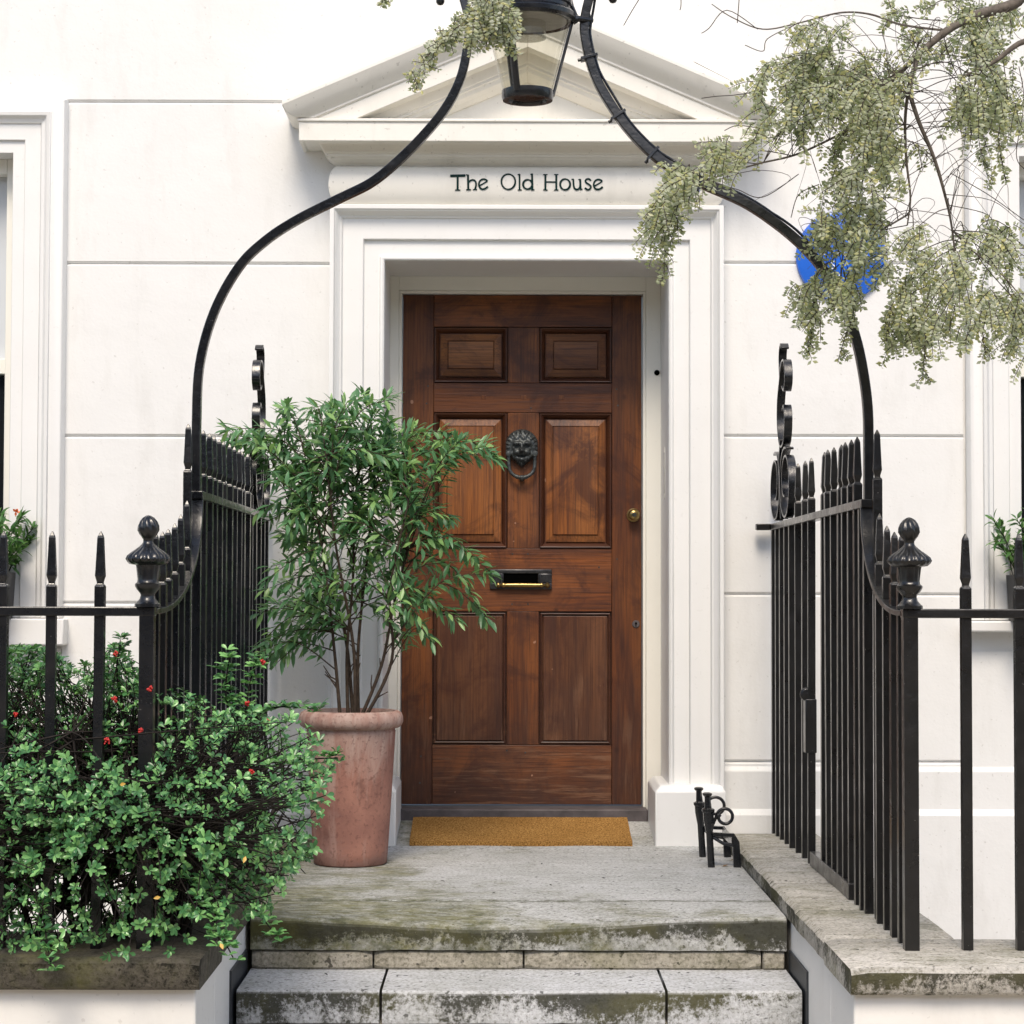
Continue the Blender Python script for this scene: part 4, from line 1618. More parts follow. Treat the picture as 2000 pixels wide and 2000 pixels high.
# terracotta pot
PXC, PYC = XS(691, 7.63), -0.60
pot = thing('plant_pot', 'large weathered terracotta pot with a thick rim standing on the landing', 'pot', (PXC, PYC, 0.0))
b = MB()
b.lathe([(0.0, 0.001), (0.118, 0.001), (0.124, 0.006), (0.128, 0.05), (0.143, 0.30), (0.1515, 0.452), (0.1525, 0.458), (0.150, 0.461), (0.150, 0.467), (0.163, 0.470), (0.173, 0.478), (0.178, 0.492), (0.177, 0.508), (0.171, 0.521), (0.160, 0.528),
         (0.150, 0.526), (0.146, 0.515), (0.143, 0.49)], (PXC, PYC, 0.0), 64)
b.v = [(PXC + (p[0] - PXC) * 1.035, PYC + (p[1] - PYC) * 1.035, p[2] * 1.018) for p in b.v]
POT = b.build('pot_body', M_POT, pot, smooth=50)
b = MB()
b.lathe([(0.0, 0.506), (0.08, 0.508), (0.1495, 0.501), (0.1495, 0.494), (0.0, 0.494)], (PXC, PYC, 0.0), 40)
b.build('soil', M_SOIL, pot, smooth=60)

# boot scraper
bs = thing('boot_scraper', 'black iron boot scraper with curled rings beside the railing', 'boot scraper', (0.77, -0.35, 0.0))
d1, d2 = 7.95, 7.42


def upr(u_b, d, ztop):
    b_ = MB()
    x = XS(u_b, d)
    y = CAM.y + d
    lean = -0.014
    prof = [(0.013, 0.0), (0.0125, 0.15), (0.019, 0.205), (0.019, 0.235), (0.023, 0.242), (0.023, 0.252), (0.013, 0.258), (0.0105, 0.305), (0.017, 0.312), (0.0175, 0.320), (0.010, 0.324)]
    rings = []
    for (r, h) in prof:
        h2 = h * ztop / 0.324
        rings.append([(x + lean * h / 0.32 + r * cos(2 * pi * k / 8 + 0.39), y + r * sin(2 * pi * k / 8 + 0.39), h2) for k in range(8)])
    b_.loops(rings)
    b_.build('upright', M_IRON, bs, smooth=30)
    return x, y


xa, ya = upr(1372, 7.76, 0.252)
xb, yb2 = upr(1389, 7.46, 0.260)
for (x, y, zt_, rr_, zf_) in ((xa, ya, 0.183, 0.034, 0.108), (xb, yb2, 0.176, 0.029, 0.116)):
    b = MB()
    c = Vector((x + 0.048, y, zt_))
    pts = [Vector((x + 0.004, y, zt_ - 0.03))]
    for i in range(40):
        t = i / 39
        a = pi * 0.95 - t * 2 * pi * 1.05
        r = rr_ * (1 - 0.22 * t)
        pts.append(c + Vector((r * cos(a), 0, r * sin(a))))
    b.tube(pts, [0.0058] * (len(pts) - 4) + [0.007, 0.010, 0.0105, 0.006], 8)
    b.build('ring', M_IRON, bs, smooth=60)
    b = MB()
    b.sweep([Vector((x + 0.004, y, zf_)), Vector((x + 0.045, y, zf_ - 0.002)), Vector((x + 0.075, y, zf_ - 0.003)), Vector((x + 0.085, y, zf_ - 0.028)), Vector((x + 0.090, y, 0.0))], 0.022, [0.012, 0.012, 0.014, 0.024, 0.026])
    b.tube([Vector((x + 0.004, y, zf_ - 0.010)), Vector((x + 0.04, y, zf_ - 0.032)), Vector((x + 0.08, y, zf_ - 0.040))], 0.006, 8)
    b.build('foot', M_IRON, bs, smooth=35)
b = MB()
b.loops([[(xa + 0.0705, ya, z_), (xa + 0.0745, ya, z_), (xb + 0.0745, yb2, z_), (xb + 0.0705, yb2, z_)] for z_ in (0.075, 0.110)])
b.build('blade', M_IRON, bs, smooth=0)


# ================================================================== PLANTS
def leaf(mb, p, d, n, L, Wd, droop=0.15, fold=0.18, wide=0.42):
    s = d.cross(n)
    if s.length < 1e-5:
        s = d.orthogonal()
    s.normalize()
    n = s.cross(d).normalized()
    h = Wd * 0.5
    a = p + d * (L * wide) - n * (droop * L * 0.18)
    b_ = p + d * (L * (0.74 if wide < 0.5 else 0.88)) - n * (droop * L * 0.5)
    t = p + d * L - n * (droop * L)
    up = n * (h * fold * 2)
    mb.add([p, a + s * h + up, a, a - s * h + up, b_ + s * h * 0.72 + up * 0.7, b_, b_ - s * h * 0.72 + up * 0.7, t],
           [(0, 1, 2), (0, 2, 3), (1, 4, 5, 2), (2, 5, 6, 3), (4, 7, 5), (5, 7, 6)])


def tiny(mb, p, d, n, L, Wd):
    s = d.cross(n)
    if s.length < 1e-5:
        s = d.orthogonal()
    s.normalize()
    n = s.cross(d)
    m_ = p + d * (L * 0.5)
    mb.add([p, m_ + s * Wd * 0.5 + n * Wd * 0.12, p + d * L, m_ - s * Wd * 0.5 + n * Wd * 0.12], [(0, 1, 2), (0, 2, 3)])


def rv(s=1.0):
    return Vector((rnd.gauss(0, 1), rnd.gauss(0, 1), rnd.gauss(0, 1))) * s


def ru(a_, b_):
    return rnd.uniform(a_, b_)


# ---- shrub in the pot
sh = thing('potted_shrub', 'bushy green shrub with narrow leaves and bare stems growing in the pot', 'shrub', (PXC, PYC, 0.49))
stems = MB()
fol = MB()
DS = PYC - CAM.y
forks = []
for (ub, u1, v1, u2, v2, dy) in ((665, 655, 1290, 640, 1150, -0.03), (680, 678, 1270, 690, 1120, 0.03), (693, 690, 1260, 655, 1060, -0.05), (703, 745, 1300, 770, 1180, 0.0), (700, 700, 1260, 720, 1060, 0.05), (710, 765, 1290, 762, 1150, -0.06), (690, 668, 1210, 600, 1080, 0.08)):
    base_ = WD(ub, 1392, DS + dy * 0.6)
    base_.z = 0.503
    mid = WD(u1, v1, DS + dy)
    end = WD(u2, v2, DS + dy * 2.2)
    top_ = WD(u2 + (u2 - 690) * 0.5, v2 - 170, DS + dy * 3)
    pl = smooth_pts([base_, mid, end, top_], 7)
    stems.tube(pl, [0.0072 - 0.0046 * i / (len(pl) - 1) for i in range(len(pl))], 7)
    forks += pl[6:]
    for q in range(3):       # short dead side twigs low down
        i0 = rnd.randrange(3, 12)
        dd = Vector((ru(-1, 1), ru(-0.6, 0.6), ru(0.5, 1.4))).normalized()
        stems.tube([pl[i0], pl[i0] + dd * 0.03 + rv(0.004), pl[i0] + dd * ru(0.05, 0.09)], [0.0032, 0.0025, 0.0018], 5)

lobes = [(590, 880, 110, 75, 26), (705, 845, 95, 62, 24), (650, 980, 150, 105, 46), (770, 1000, 105, 125, 36), (560, 1000, 70, 90, 18), (850, 890, 60, 40, 10), (800, 860, 60, 40, 10), (830, 1120, 60, 60, 12), (800, 1190, 60, 40, 9),
         (570, 1120, 70, 80, 18), (525, 1225, 32, 65, 11), (680, 1130, 95, 70, 22), (590, 1170, 50, 50, 8), (820, 1235, 30, 25, 4), (480, 860, 35, 22, 6), (740, 930, 100, 80, 22)]
tips = []
for (u, v, a_, b_, k) in lobes:
    for _ in range(int(k * 0.74)):
        an, rr_ = ru(0, 2 * pi), sqrt(ru(0.05, 1))
        tips.append((WD(u + a_ * rr_ * cos(an), v + b_ * rr_ * sin(an), DS + ru(-0.27, 0.27) * sqrt(1 - 0.6 * rr_ * rr_)), 0))
for (u, v) in ((968, 888), (945, 870), (900, 862), (962, 1118), (930, 1090), (952, 1205), (900, 1208), (848, 1250), (438, 842), (455, 865), (505, 1275), (540, 1290), (700, 772), (760, 778), (655, 795), (560, 792), (610, 800), (880, 1010), (870, 1075)):
    for _ in range(2):
        tips.append((WD(u + ru(-8, 8), v + ru(-6, 6), DS + ru(-0.2, 0.1)), 1))
for (tp, hero) in tips:
    fk = min((forks[rnd.randrange(len(forks))] for _ in range(9)), key=lambda q: (q - tp).length)
    v_ = tp - fk
    L = v_.length
    sagz = 0.10 * L + (0.05 if hero else 0.0)
    m1 = fk + v_ * 0.5 + Vector((0, 0, 1.0)) * sagz + rv(0.015)
    if L < 0.06:
        m1 = fk + v_ * 0.5
    pl = smooth_pts([fk, m1, tp], 12)
    stems.tube(pl[::3] + [pl[-1]], [0.0026, 0.0024, 0.0022, 0.002, 0.0018, 0.0016, 0.0014, 0.0012, 0.001, 0.001][:len(pl[::3]) + 1], 4)
    acc = 0.0
    ang = ru(0, 6.28)
    seglen = max(L / 24, 1e-4)
    covered = min(0.30, 0.85 * L)
    for i in range(len(pl) - 1, 0, -1):
        back_ = (len(pl) - 1 - i) * seglen
        if back_ > covered:
            break
        acc += seglen
        while acc > 0.0095:
            acc -= 0.0095
            d = (pl[i] - pl[i - 1]).normalized()
            ang += 2.4
            o = d.orthogonal().normalized()
            o = Matrix.Rotation(ang, 3, d) @ o
            spread = 0.75 if back_ > 0.02 else 0.45
            ld = (d * (1.0 - spread * 0.5) + o * spread + Vector((0, 0, -0.18)) + rv(0.12)).normalized()
            nn = (Vector((0, -0.25, 1)) + o * 0.3 + rv(0.25)).normalized()
            leaf(fol, pl[i] + rv(0.0015), ld, nn, ru(0.044, 0.072) * (0.8 if back_ < 0.015 else 1), ru(0.0130, 0.0190), ru(0.05, 0.35), 0.16)
stems.build('stems', M_BARK, sh, smooth=60)
fol.build('foliage', M_LEAF, sh, smooth=60)

# ---- berry bush at the left railing
bu = thing('berry_bush', 'spreading evergreen bush with small leaves and red berries round the left railing', 'bush', (-0.9, -2.5, 0.05))
POLY = [(-320, 1300), (-60, 1265), (60, 1262), (150, 1300), (235, 1250), (275, 1310), (300, 1340), (370, 1345), (420, 1385), (480, 1380), (520, 1400), (570, 1395), (610, 1420), (650, 1500), (635, 1580), (615, 1660), (560, 1730), (520, 1790), (455, 1830), (400, 1850), (300, 1862), (150, 1868), (0, 1860), (-320, 1860)]


def inside(u, v):
    c = False
    n_ = len(POLY)
    for i in range(n_):
        x1, y1 = POLY[i]
        x2, y2 = POLY[(i + 1) % n_]
        if (y1 > v) != (y2 > v) and u < (x2 - x1) * (v - y1) / (y2 - y1) + x1:
            c = not c
    return c


twg = MB()
bl = MB()
limbs = []
roots = [Vector((x, y, CT - 0.01)) for (x, y) in ((-0.99, -2.56), (-0.93, -2.40), (-1.10, -2.62), (-1.22, -2.58), (-0.85, -2.52), (-1.36, -2.55), (-0.97, -2.2), (-0.84, -2.05))]
for r0 in roots:
    for q in range(6):
        d = Vector((ru(-0.9, 1.0), ru(-0.75, 0.75), ru(0.7, 1.5))).normalized()
        L = ru(0.28, 0.55)
        p1 = r0 + d * L * 0.4 + rv(0.03) + Vector((0, 0, 0.05))
        p2 = r0 + d * L * 0.75 + rv(0.05)
        p3 = r0 + d * L + rv(0.06)
        for q_ in (p1, p2, p3):
            q_.x = min(q_.x, -0.66)
        pl = smooth_pts([r0 + rv(0.008), p1, p2, p3], 6)
        twg.tube(pl, [0.009 - 0.006 * i / (len(pl) - 1) for i in range(len(pl))], 6)
        limbs += pl[4:]
# hanging limbs over the coping
pts_ = []
tries = 0
NB = 3900
while len(pts_) < NB and tries < 60000:
    tries += 1
    u, v = (ru(-320, 660) if rnd.random() < 0.62 else ru(-60, 340)), ru(1245, 1870)
    if not inside(u, v):
        continue
    # fewer leaves in the lower left, where bare twigs show
    low = max(0.0, min(1.0, (v - 1560) / 260)) * max(0.0, min(1.0, (520 - u) / 200))
    low2 = math.exp(-((u - 290) / 130) ** 2 - ((v - 1680) / 90) ** 2)
    if rnd.random() < 0.62 * low + 0.45 * low2:
        continue
    dmin = (5.07 if v > 1500 else 5.20) if u > 330 else (5.09 if v > 1490 + 55 * n3(u * 0.02, 0.3, 0.7) + rnd.gauss(0, 38) else 5.45)
    d = ru(dmin, 6.05)
    p = WD(u, v, d)
    if n3(p.x, p.y, p.z, 7.5) < -0.12 and rnd.random() < 0.85:
        continue
    if p.z < CT + 0.02 and p.y > -2.92:
        continue
    if p.y > -2.35 and p.x > -0.60 and p.z < 0.12:
        continue
    if p.x > -0.42:
        continue
    pts_.append(p)
for p in pts_:
    near = min((limbs[rnd.randrange(len(limbs))] for _ in range(16)), key=lambda q: (q - p).length)
    v_ = p - near
    if rnd.random() < 0.55:
        L = v_.length
        m1 = near + v_ * 0.5 + rv(0.025)
        pl = smooth_pts([near, m1, p], 3)
        twg.tube(pl, [0.0026, 0.0024, 0.002, 0.0018, 0.0016, 0.0014, 0.0012][:len(pl)], 4)
    c = Vector((-0.95, -2.5, 0.35))
    out = (p - c)
    out = Vector((out.x * 0.6, out.y * 0.8, out.z)) + Vector((0, -0.06, 0.22)) + rv(0.12)
    out.normalize()
    k = rnd.choice((5, 6, 7, 8, 8))
    a0 = ru(0, 6.28)
    o = out.orthogonal().normalized()
    size = ru(0.62, 1.12)
    for i in range(k):
        s = Matrix.Rotation(a0 + i * 2.4, 3, out) @ o
        ld = (s * ru(0.6, 1.0) + out * ru(0.25, 0.8)).normalized()
        nn = (out * 0.8 - s * 0.4 + rv(0.2)).normalized()
        leaf(bl, p - out * (0.006 * (i % 3)), ld, nn, ru(0.015, 0.026) * size, ru(0.0080, 0.0115) * size, ru(0.0, 0.25), 0.16, 0.62)
for _ in range(650):      # bare twigs
    a_ = limbs[rnd.randrange(len(limbs))]
    d = Vector((ru(-1, 1), ru(-1, 0.5), ru(-0.7, 0.8))).normalized()
    L = ru(0.06, 0.20)
    e = a_ + d * L
    if e.x > -0.56 or a_.x > -0.6:
        continue
    if e.z < CT + 0.012 and e.y > -2.93:
        e.z = CT + 0.015
    twg.tube([a_, a_ + d * L * 0.5 + rv(0.012), e], [0.0028, 0.0022, 0.0013], 4)
# a few arching shoots above the outline
for (u, v, d) in ((60, 1265, 5.6), (235, 1250, 5.5), (450, 1275, 5.75), (500, 1290, 5.8), (430, 1300, 5.8), (620, 1385, 5.6), (430, 1850, 5.1), (455, 1870, 5.08), (100, 1890, 5.1), (660, 1480, 5.5), (545, 1835, 5.3)):
    p = WD(u, v, d)
    near = min(limbs, key=lambda q: (q - p).length)
    pl = smooth_pts([near, near.lerp(p, 0.5) + rv(0.02) + Vector((0, 0, 0.03)), p], 6)
    twg.tube(pl, [0.004 - 0.0025 * i / (len(pl) - 1) for i in range(len(pl))], 5)
    for q in pl[4:]:
        for _ in range(2):
            o = rv().normalized()
            for i in range(6):
                s = Matrix.Rotation(i * 2.4, 3, Vector((0, 0, 1))) @ Vector((1, 0, 0))
                leaf(bl, q + o * 0.012, (s + Vector((0, -0.1, 0.4)) + rv(0.2)).normalized(), (Vector((0, -0.3, 1)) + rv(0.3)).normalized(), ru(0.02, 0.032), ru(0.009, 0.0125), 0.15, 0.18, 0.58)
twg.build('branches', M_TWIG, bu, smooth=60)
bl.build('foliage', M_BUSH, bu, smooth=60)
for (u, v, d, r) in ((292, 1346, 5.25, 0.011), (208, 1446, 5.1, 0.012), (224, 1366, 5.2, 0.010), (514, 1292, 5.7, 0.011), (483, 1374, 5.6, 0.008), (522, 1409, 5.5, 0.010), (491, 1508, 5.1, 0.009), (30, 1395, 5.3, 0.008), (226, 1277, 5.45, 0.009), (275, 1427, 5.15, 0.007)):
    b = MB()
    c = WD(u, v, d)
    for i in range(16):
        q = c + rv().normalized() * r * ru(0.3, 0.75)
        rr_ = ru(0.0022, 0.0034)
        b.lathe([(0.0003, -rr_), (rr_ * 0.75, -rr_ * 0.66), (rr_, 0), (rr_ * 0.75, rr_ * 0.66), (0.0003, rr_)], q, 8)
    b.build('berry_cluster', M_RED, bu, smooth=60)
b = MB()
M_YEL = plain('yellowed leaf', (0.55, 0.34, 0.06), 0.5)
for (u, v, d) in ((234, 1533, 5.05), (430, 1842, 5.05), (314, 1752, 5.1), (480, 1672, 5.05)):
    leaf(b, WD(u, v, d), Vector((ru(-1, 1), -0.4, ru(-1, 0.3))).normalized(), Vector((0.2, -1, 0.3)).normalized(), 0.018, 0.009, 0.1)
b.build('yellow_leaves', M_YEL, bu, smooth=60)

# ---- overhanging tree at the right
tr = thing('small_leaved_tree', 'tree with tiny pale green leaves overhanging from the right in front of the wall', 'tree', (2.05, -3.35, -0.62))
wood_ = MB()
tl = MB()
twt = MB()
TD = 5.62


def limb(pts, r0, r1, n_=7):
    pl = smooth_pts(pts, 7)
    wood_.tube(pl, [r0 + (r1 - r0) * i / (len(pl) - 1) for i in range(len(pl))], n_)
    return pl


trunk = [Vector((2.05, -3.35, -0.64)), Vector((2.02, -3.28, 0.3)), Vector((2.0, -3.1, 1.2)), Vector((1.95, -2.95, 1.9)), Vector((1.85, -2.75, 2.45)), Vector((1.75, -2.6, 2.9))]
limb(trunk, 0.085, 0.03, 12)
hub = Vector((1.75, -2.6, 2.9))
fork = trunk[4]
S1 = limb([fork, WD(2060, -40, TD), WD(1980, 8, TD), WD(1900, 32, TD - 0.03), WD(1850, 60, TD - 0.05), WD(1795, 105, TD - 0.05)], 0.020, 0.0085)
S2 = limb([WD(1795, 105, TD - 0.05), WD(1760, 140, TD), WD(1705, 195, TD + 0.05), WD(1655, 255, TD + 0.08)], 0.008, 0.003)
S3 = limb([WD(1795, 105, TD - 0.05), WD(1778, 170, TD - 0.06), WD(1792, 230, TD - 0.06), WD(1825, 310, TD - 0.04), WD(1848, 390, TD - 0.02), WD(1860, 450, TD), WD(1872, 560, TD)], 0.0075, 0.002)
S4 = limb([WD(1778, 150, TD - 0.06), WD(1768, 230, TD + 0.05), WD(1770, 310, TD + 0.1), WD(1778, 385, TD + 0.1), WD(1772, 440, TD + 0.1)], 0.005, 0.002)
S5 = limb([hub, WD(2080, 40, TD - 0.2), WD(1990, 85, TD - 0.2), WD(1940, 122, TD - 0.2), WD(1880, 150, TD - 0.2)], 0.012, 0.003)
S6 = limb([WD(1850, 60, TD), WD(1760, 48, TD + 0.1), WD(1700, 28, TD + 0.12), WD(1640, 25, TD + 0.12), WD(1560, 45, TD + 0.1), WD(1490, 57, TD + 0.1), WD(1430, 34, TD + 0.1), WD(1390, 8, TD + 0.1)], 0.0035, 0.0012, 5)
S7 = limb([WD(1655, 255, TD + 0.08), WD(1560, 300, TD + 0.06), WD(1480, 320, TD), WD(1400, 345, TD - 0.05), WD(1330, 380, TD - 0.1)], 0.0035, 0.0016, 5)
S8 = limb([WD(1690, 210, TD), WD(1600, 160, TD + 0.1), WD(1540, 120, TD + 0.15), WD(1500, 160, TD + 0.1)], 0.004, 0.0015, 5)
S9 = limb([WD(1772, 420, TD + 0.1), WD(1720, 450, TD), WD(1660, 480, TD), WD(1600, 530, TD)], 0.003, 0.0014, 5)
S10 = limb([WD(1860, 450, TD), WD(1900, 490, TD), WD(1960, 540, TD), WD(2010, 600, TD)], 0.003, 0.0014, 5)
S11 = limb([WD(1700, 200, TD), WD(1690, 300, TD + 0.05), WD(1680, 380, TD + 0.05), WD(1650, 470, TD + 0.05), WD(1640, 560, TD)], 0.0032, 0.0014, 5)
# high limb reaching left above the lantern
S12 = limb([hub, Vector((1.2, -2.6, 2.86)), Vector((0.6, -2.62, 2.80)), WD(985, -55, 5.55), WD(955, 10, 5.55), WD(930, 40, 5.52)], 0.022, 0.003)
S13 = limb([WD(955, 10, 5.55), WD(905, 45, 5.52), WD(860, 80, 5.5), WD(825, 125, 5.5), WD(806, 168, 5.5)], 0.003, 0.0012, 5)
skel = S1[14:] + S2 + S3 + S4 + S5[14:] + S7 + S8 + S9 + S10 + S11


def pinnate(p0, dvec, L, dens=1.0):
    """a thin drooping twig set with pairs of tiny leaves"""
    d = dvec.normalized()
    pts = [p0]
    n_ = 7
    for i in range(n_):
        d = (d + Vector((0, 0, -0.10)) + rv(0.07)).normalized()
        pts.append(pts[-1] + d * L / n_)
    twt.tube(pts, [0.0012] * (n_ - 1) + [0.0009, 0.0006], 3)
    step = 0.0084
    pos = 0.02 * L
    s0 = d.cross(Vector((0, -1, 0.25)) + rv(0.3)).normalized()
    while pos < L:
        if rnd.random() < dens:
            i = min(int(pos / L * n_), n_ - 1)
            f = pos / L * n_ - i
            q = pts[i].lerp(pts[i + 1], f)
            t = (pts[i + 1] - pts[i]).normalized()
            s = (s0 - t * s0.dot(t)).normalized()
            nn = t.cross(s)
            sz = ru(0.6, 1.3)
            for sg in (-1, 1):
                ld = (s * sg + t * 0.45 + rv(0.25)).normalized()
                tiny(tl, q + rv(0.001), ld, (nn + rv(0.5)).normalized(), 0.0150 * sz, 0.0083 * sz)
        pos += step


def spray(p, size, k=5, down=0.6):
    near = min((skel[rnd.randrange(len(skel))] for _ in range(14)), key=lambda q: (q - p).length)
    dirv = (p - near)
    dirv = dirv.normalized() if dirv.length > 1e-4 else Vector((-1, 0, 0))
    if rnd.random() < 0.35 and (p - near).length < 0.3:
        pl = smooth_pts([near, near.lerp(p, 0.5) + Vector((0, 0, 0.02)) + rv(0.01), p], 5)
        twt.tube(pl, 0.0014, 4)
    for _ in range(k):
        d = (dirv * 0.5 + Vector((ru(-0.9, 0.5), ru(-0.5, 0.5), -down + ru(-0.5, 0.7)))).normalized()
        pinnate(p + rv(0.012), d, size * ru(0.6, 1.25))


zones = [(1485, 1770, 108, 205, 62, 0.095), (1560, 1640, 45, 110, 12, 0.08), (1474, 1771, 200, 275, 40, 0.085), (1401, 1517, 268, 326, 16, 0.08), (1300, 1400, 325, 384, 16, 0.075), (1278, 1360, 370, 440, 12, 0.075),
         (1735, 2010, -10, 36, 24, 0.07), (1790, 1915, 50, 108, 14, 0.07), (1843, 1977, 135, 225, 34, 0.085), (1700, 1800, 240, 320, 10, 0.07), (1608, 1753, 320, 430, 26, 0.085), (1546, 1735, 425, 470, 14, 0.075), (1560, 1735, 515, 590, 24, 0.06), (1600, 1705, 440, 540, 15, 0.055),
         (1717, 2010, 440, 560, 44, 0.09), (1735, 2010, 555, 640, 36, 0.085), (1630, 1720, 280, 340, 9, 0.07), (1895, 1990, 20, 120, 12, 0.07), (1560, 1700, 560, 610, 12, 0.07), (1950, 2060, 440, 660, 16, 0.09)]
for (u0, u1, v0, v1, k, sz) in zones:
    for _ in range(int(k * (0.60 if u1 < 1700 else 0.54))):
        spray(WD(ru(u0, u1), ru(v0, v1), TD + ru(-0.25, 0.25)), sz * ru(0.75, 1.35), rnd.choice((4, 5, 6)))


def hang(pts, k, sz):
    pl = smooth_pts([WD(u, v, d) for (u, v, d) in pts], 6)
    twt.tube(pl, [0.0018 - 0.0008 * i / (len(pl) - 1) for i in range(len(pl))], 4)
    for i in range(k):
        q = pl[min(int((i + 0.5) / k * len(pl)), len(pl) - 1)]
        for _ in range(2):
            pinnate(q, Vector((ru(-1, 1), ru(-0.5, 0.3), ru(-1.0, 0.15))), sz * ru(0.6, 1.1))


hang([(1330, 380, 5.52), (1315, 430, 5.5), (1300, 480, 5.5), (1297, 540, 5.5)], 9, 0.04)
hang([(1600, 560, TD), (1585, 620, TD), (1578, 660, TD), (1580, 690, TD)], 9, 0.028)
hang([(1672, 560, TD), (1665, 620, TD), (1650, 660, TD), (1638, 700, TD)], 8, 0.03)
hang([(1805, 590, TD), (1808, 640, TD), (1806, 690, TD), (1802, 735, TD)], 10, 0.034)
hang([(1740, 600, TD), (1736, 650, TD), (1745, 680, TD)], 6, 0.032)
hang([(1930, 600, TD), (1920, 650, TD), (1925, 690, TD)], 6, 0.032)
hang([(1975, 600, TD), (1985, 650, TD), (1978, 680, TD)], 6, 0.034)
hang([(1916, 290, TD), (1922, 320, TD), (1934, 360, TD)], 6, 0.026)
hang([(1950, 270, TD), (1955, 300, TD), (1962, 345, TD)], 6, 0.028)
hang([(1540, 130, TD), (1500, 150, TD), (1486, 200, TD)], 7, 0.04)
# sprig hanging by the lantern
for _ in range(30):
    spray_p = WD(ru(925, 1005), ru(-20, 55), 5.5 + ru(-0.1, 0.08))
    for _k in range(4):
        pinnate(spray_p, Vector((ru(-0.6, 0.6), ru(-0.4, 0.3), ru(-1.0, -0.2))), ru(0.035, 0.07))
for i in range(len(S13)):
    q = S13[i]
    t = i / len(S13)
    for _k in range(4 if t < 0.55 else 2):
        pinnate(q + rv(0.008), Vector((ru(-0.8, 0.6), ru(-0.4, 0.3), ru(-0.8, 0.3))), ru(0.03, 0.055) * (1 - 0.55 * t))
hang([(930, 40, 5.5), (925, 75, 5.5), (918, 92, 5.5)], 5, 0.03)
hang([(985, 50, 5.5), (995, 85, 5.5), (1000, 100, 5.5)], 5, 0.03)
hang([(760, -30, 5.5), (755, -8, 5.5), (750, 2, 5.5)], 4, 0.02)
# bare curved twigs
for _ in range(130):
    u, v = ru(1540, 2000), ru(20, 480)
    p = WD(u, v, TD + ru(-0.2, 0.2))
    near = min((skel[rnd.randrange(len(skel))] for _ in range(10)), key=lambda q: (q - p).length)
    e = p + Vector((ru(-0.10, 0.10), 0, -ru(0.02, 0.11)))
    pl = smooth_pts([near, near.lerp(p, 0.6) + Vector((0, 0, 0.03)), p, e], 5)
    twt.tube(pl, [0.0013 - 0.0008 * i / (len(pl) - 1) for i in range(len(pl))], 3)
for pts in ([(1480, 57), (1420, 20), (1385, 55), (1370, 65)], [(1560, 45), (1500, 75), (1490, 100), (1455, 88)], [(1500, 175), (1440, 185), (1400, 188), (1370, 192)], [(1260, -20), (1235, 20), (1218, 50)], [(1330, -20), (1330, 10), (1328, 20)], [(1445, -20), (1442, 20), (1440, 45)],
            [(1560, 340), (1490, 385), (1440, 370), (1400, 360)], [(1600, 360), (1560, 380), (1545, 425)], [(1480, 250), (1440, 245), (1415, 255)], [(1990, 130), (2000, 200), (1985, 300), (2000, 330)], [(1860, 340), (1930, 380), (2000, 430)], [(1850, 400), (1930, 420), (1945, 460), (2000, 500)]):
    pl = smooth_pts([WD(u, v, TD + 0.05) for (u, v) in pts], 6)
    twt.tube(pl, 0.0012, 4)
M_TBARK = plain('pale tree bark', (0.17, 0.145, 0.12), 0.85, 0, 0.5, 60, 0.006, 0.2)
wood_.build('trunk', M_TBARK, tr, smooth=60)
twt.build('twigs', M_TWIGT, tr, smooth=60)
tl.build('foliage', M_TREEL, tr, smooth=0)


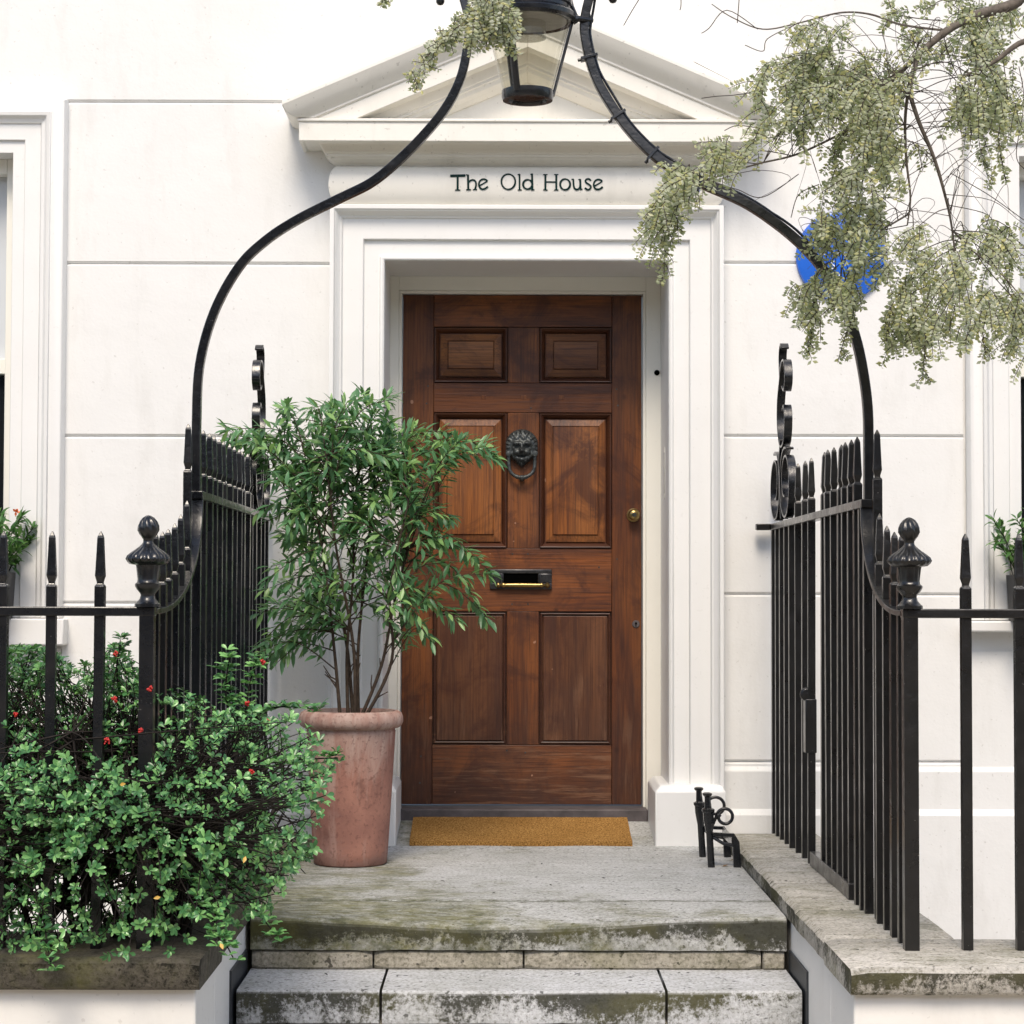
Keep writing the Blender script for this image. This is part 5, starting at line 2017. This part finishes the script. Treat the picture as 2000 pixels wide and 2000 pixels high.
# ---- window boxes
def windowbox(x0, x1, u_tip, v0, v1, label_b, label_p, flower):
    y0_, y1_ = -0.22, -0.06
    tb = thing('window_box', label_b, 'planter', ((x0 + x1) / 2, -0.14, WZ0))
    b_ = MB()
    zt_ = WZ0 + 0.17
    b_.loops([[(x0 + 0.01, y0_ + 0.012, WZ0 - 0.004), (x1 - 0.01, y0_ + 0.012, WZ0 - 0.004), (x1 - 0.01, y1_, WZ0 - 0.004), (x0 + 0.01, y1_, WZ0 - 0.004)],
              [(x0, y0_, zt_), (x1, y0_, zt_), (x1, y1_, zt_), (x0, y1_, zt_)],
              [(x0 + 0.012, y0_ + 0.012, zt_), (x1 - 0.012, y0_ + 0.012, zt_), (x1 - 0.012, y1_ - 0.012, zt_), (x0 + 0.012, y1_ - 0.012, zt_)],
              [(x0 + 0.012, y0_ + 0.012, zt_ - 0.02), (x1 - 0.012, y0_ + 0.012, zt_ - 0.02), (x1 - 0.012, y1_ - 0.012, zt_ - 0.02), (x0 + 0.012, y1_ - 0.012, zt_ - 0.02)]])
    b_.build('trough', M_PLANTER, tb, smooth=20)
    tp_ = thing('window_box_plant', label_p, 'plant', ((x0 + x1) / 2, -0.14, zt_ - 0.02))
    f_, s_ = MB(), MB()
    for i in range(240):
        x = ru(x0 + 0.01, x1 - 0.01)
        p = Vector((x, ru(y0_ + 0.03, y1_ - 0.03), zt_ - 0.02))
        lean = Vector((ru(-0.6, 0.6), ru(-0.7, 0.3), 1)).normalized()
        L = ru(0.10, 0.27)
        pl = smooth_pts([p, p + lean * L * 0.6, p + lean * L + Vector((lean.x * 0.03, lean.y * 0.03, -0.01))], 4)
        s_.tube(pl, 0.0018, 4)
        for q in pl[2:]:
            for k in range(5):
                leaf(f_, q, (lean * 0.6 + rv(0.6)).normalized(), (Vector((0, -0.3, 1)) + rv(0.3)).normalized(), ru(0.030, 0.055), ru(0.010, 0.016), 0.2)
    s_.build('stems', M_TWIG, tp_, smooth=60)
    f_.build('foliage', M_BOX, tp_, smooth=60)
    if flower:
        b_ = MB()
        c = W(31, 1000, -0.2)
        for i in range(9):
            leaf(b_, c, rv().normalized(), rv().normalized(), 0.016, 0.010)
        b_.build('flower', plain('orange petals', (0.75, 0.16, 0.03), 0.5), tp_, smooth=60)


windowbox(LW_L + 0.05, xu(22, 1050, -0.14), 0, 990, 1070, 'dark window box on the sill of the left window', 'small green plant with an orange flower in the left window box', True)
windowbox(xu(1974, 1050, -0.14), RW_R - 0.05, 0, 930, 1060, 'dark window box on the sill of the right window', 'small light green plant in the right window box', False)

# ---- small litter by the boot scraper
M_DRY = plain('dry leaf', (0.22, 0.14, 0.07), 0.8)
for i, (u, v, d, lab) in enumerate(((1424, 1672, 7.62, 'pale dry leaf lying inside the boot scraper'), (1412, 1692, 7.45, 'brown dry leaf lying in front of the boot scraper'))):
    b = MB()
    p = WD(u, v, d)
    p.z = 0.004
    leaf(b, p, Vector((1, 0.2 + i, 0.05)).normalized(), Vector((0, 0, 1)), 0.035, 0.014, -0.08, 0.25)
    tag(b.build('fallen_leaf', M_DRY, smooth=60), lab, 'leaf')
M_BIT = plain('dark leaf crumb', (0.025, 0.022, 0.018), 0.9)
for (u, v) in ((1030, 1686), (1058, 1688), (1183, 1716), (1077, 1730), (1290, 1712), (960, 1745), (1330, 1740), (870, 1722), (1225, 1768), (1120, 1905), (640, 1905), (1340, 1900)):
    zl_ = 0.0035 if v < 1800 else -0.1515
    r = ROT @ Vector(((u - 1000) / FPX, (1000 - v) / FPX, -1))
    p = CAM + r * ((zl_ - CAM.z) / r.z)
    b = MB()
    leaf(b, p, Vector((ru(-1, 1), ru(-0.6, 0.6), 0.05)).normalized(), Vector((0, 0, 1)), ru(0.010, 0.018), ru(0.005, 0.008), -0.2, 0.3)
    tag(b.build('leaf_crumb', M_BIT, smooth=60), 'tiny dark leaf crumb lying on the stone steps', 'leaf', 'dark leaf crumbs scattered over the steps')
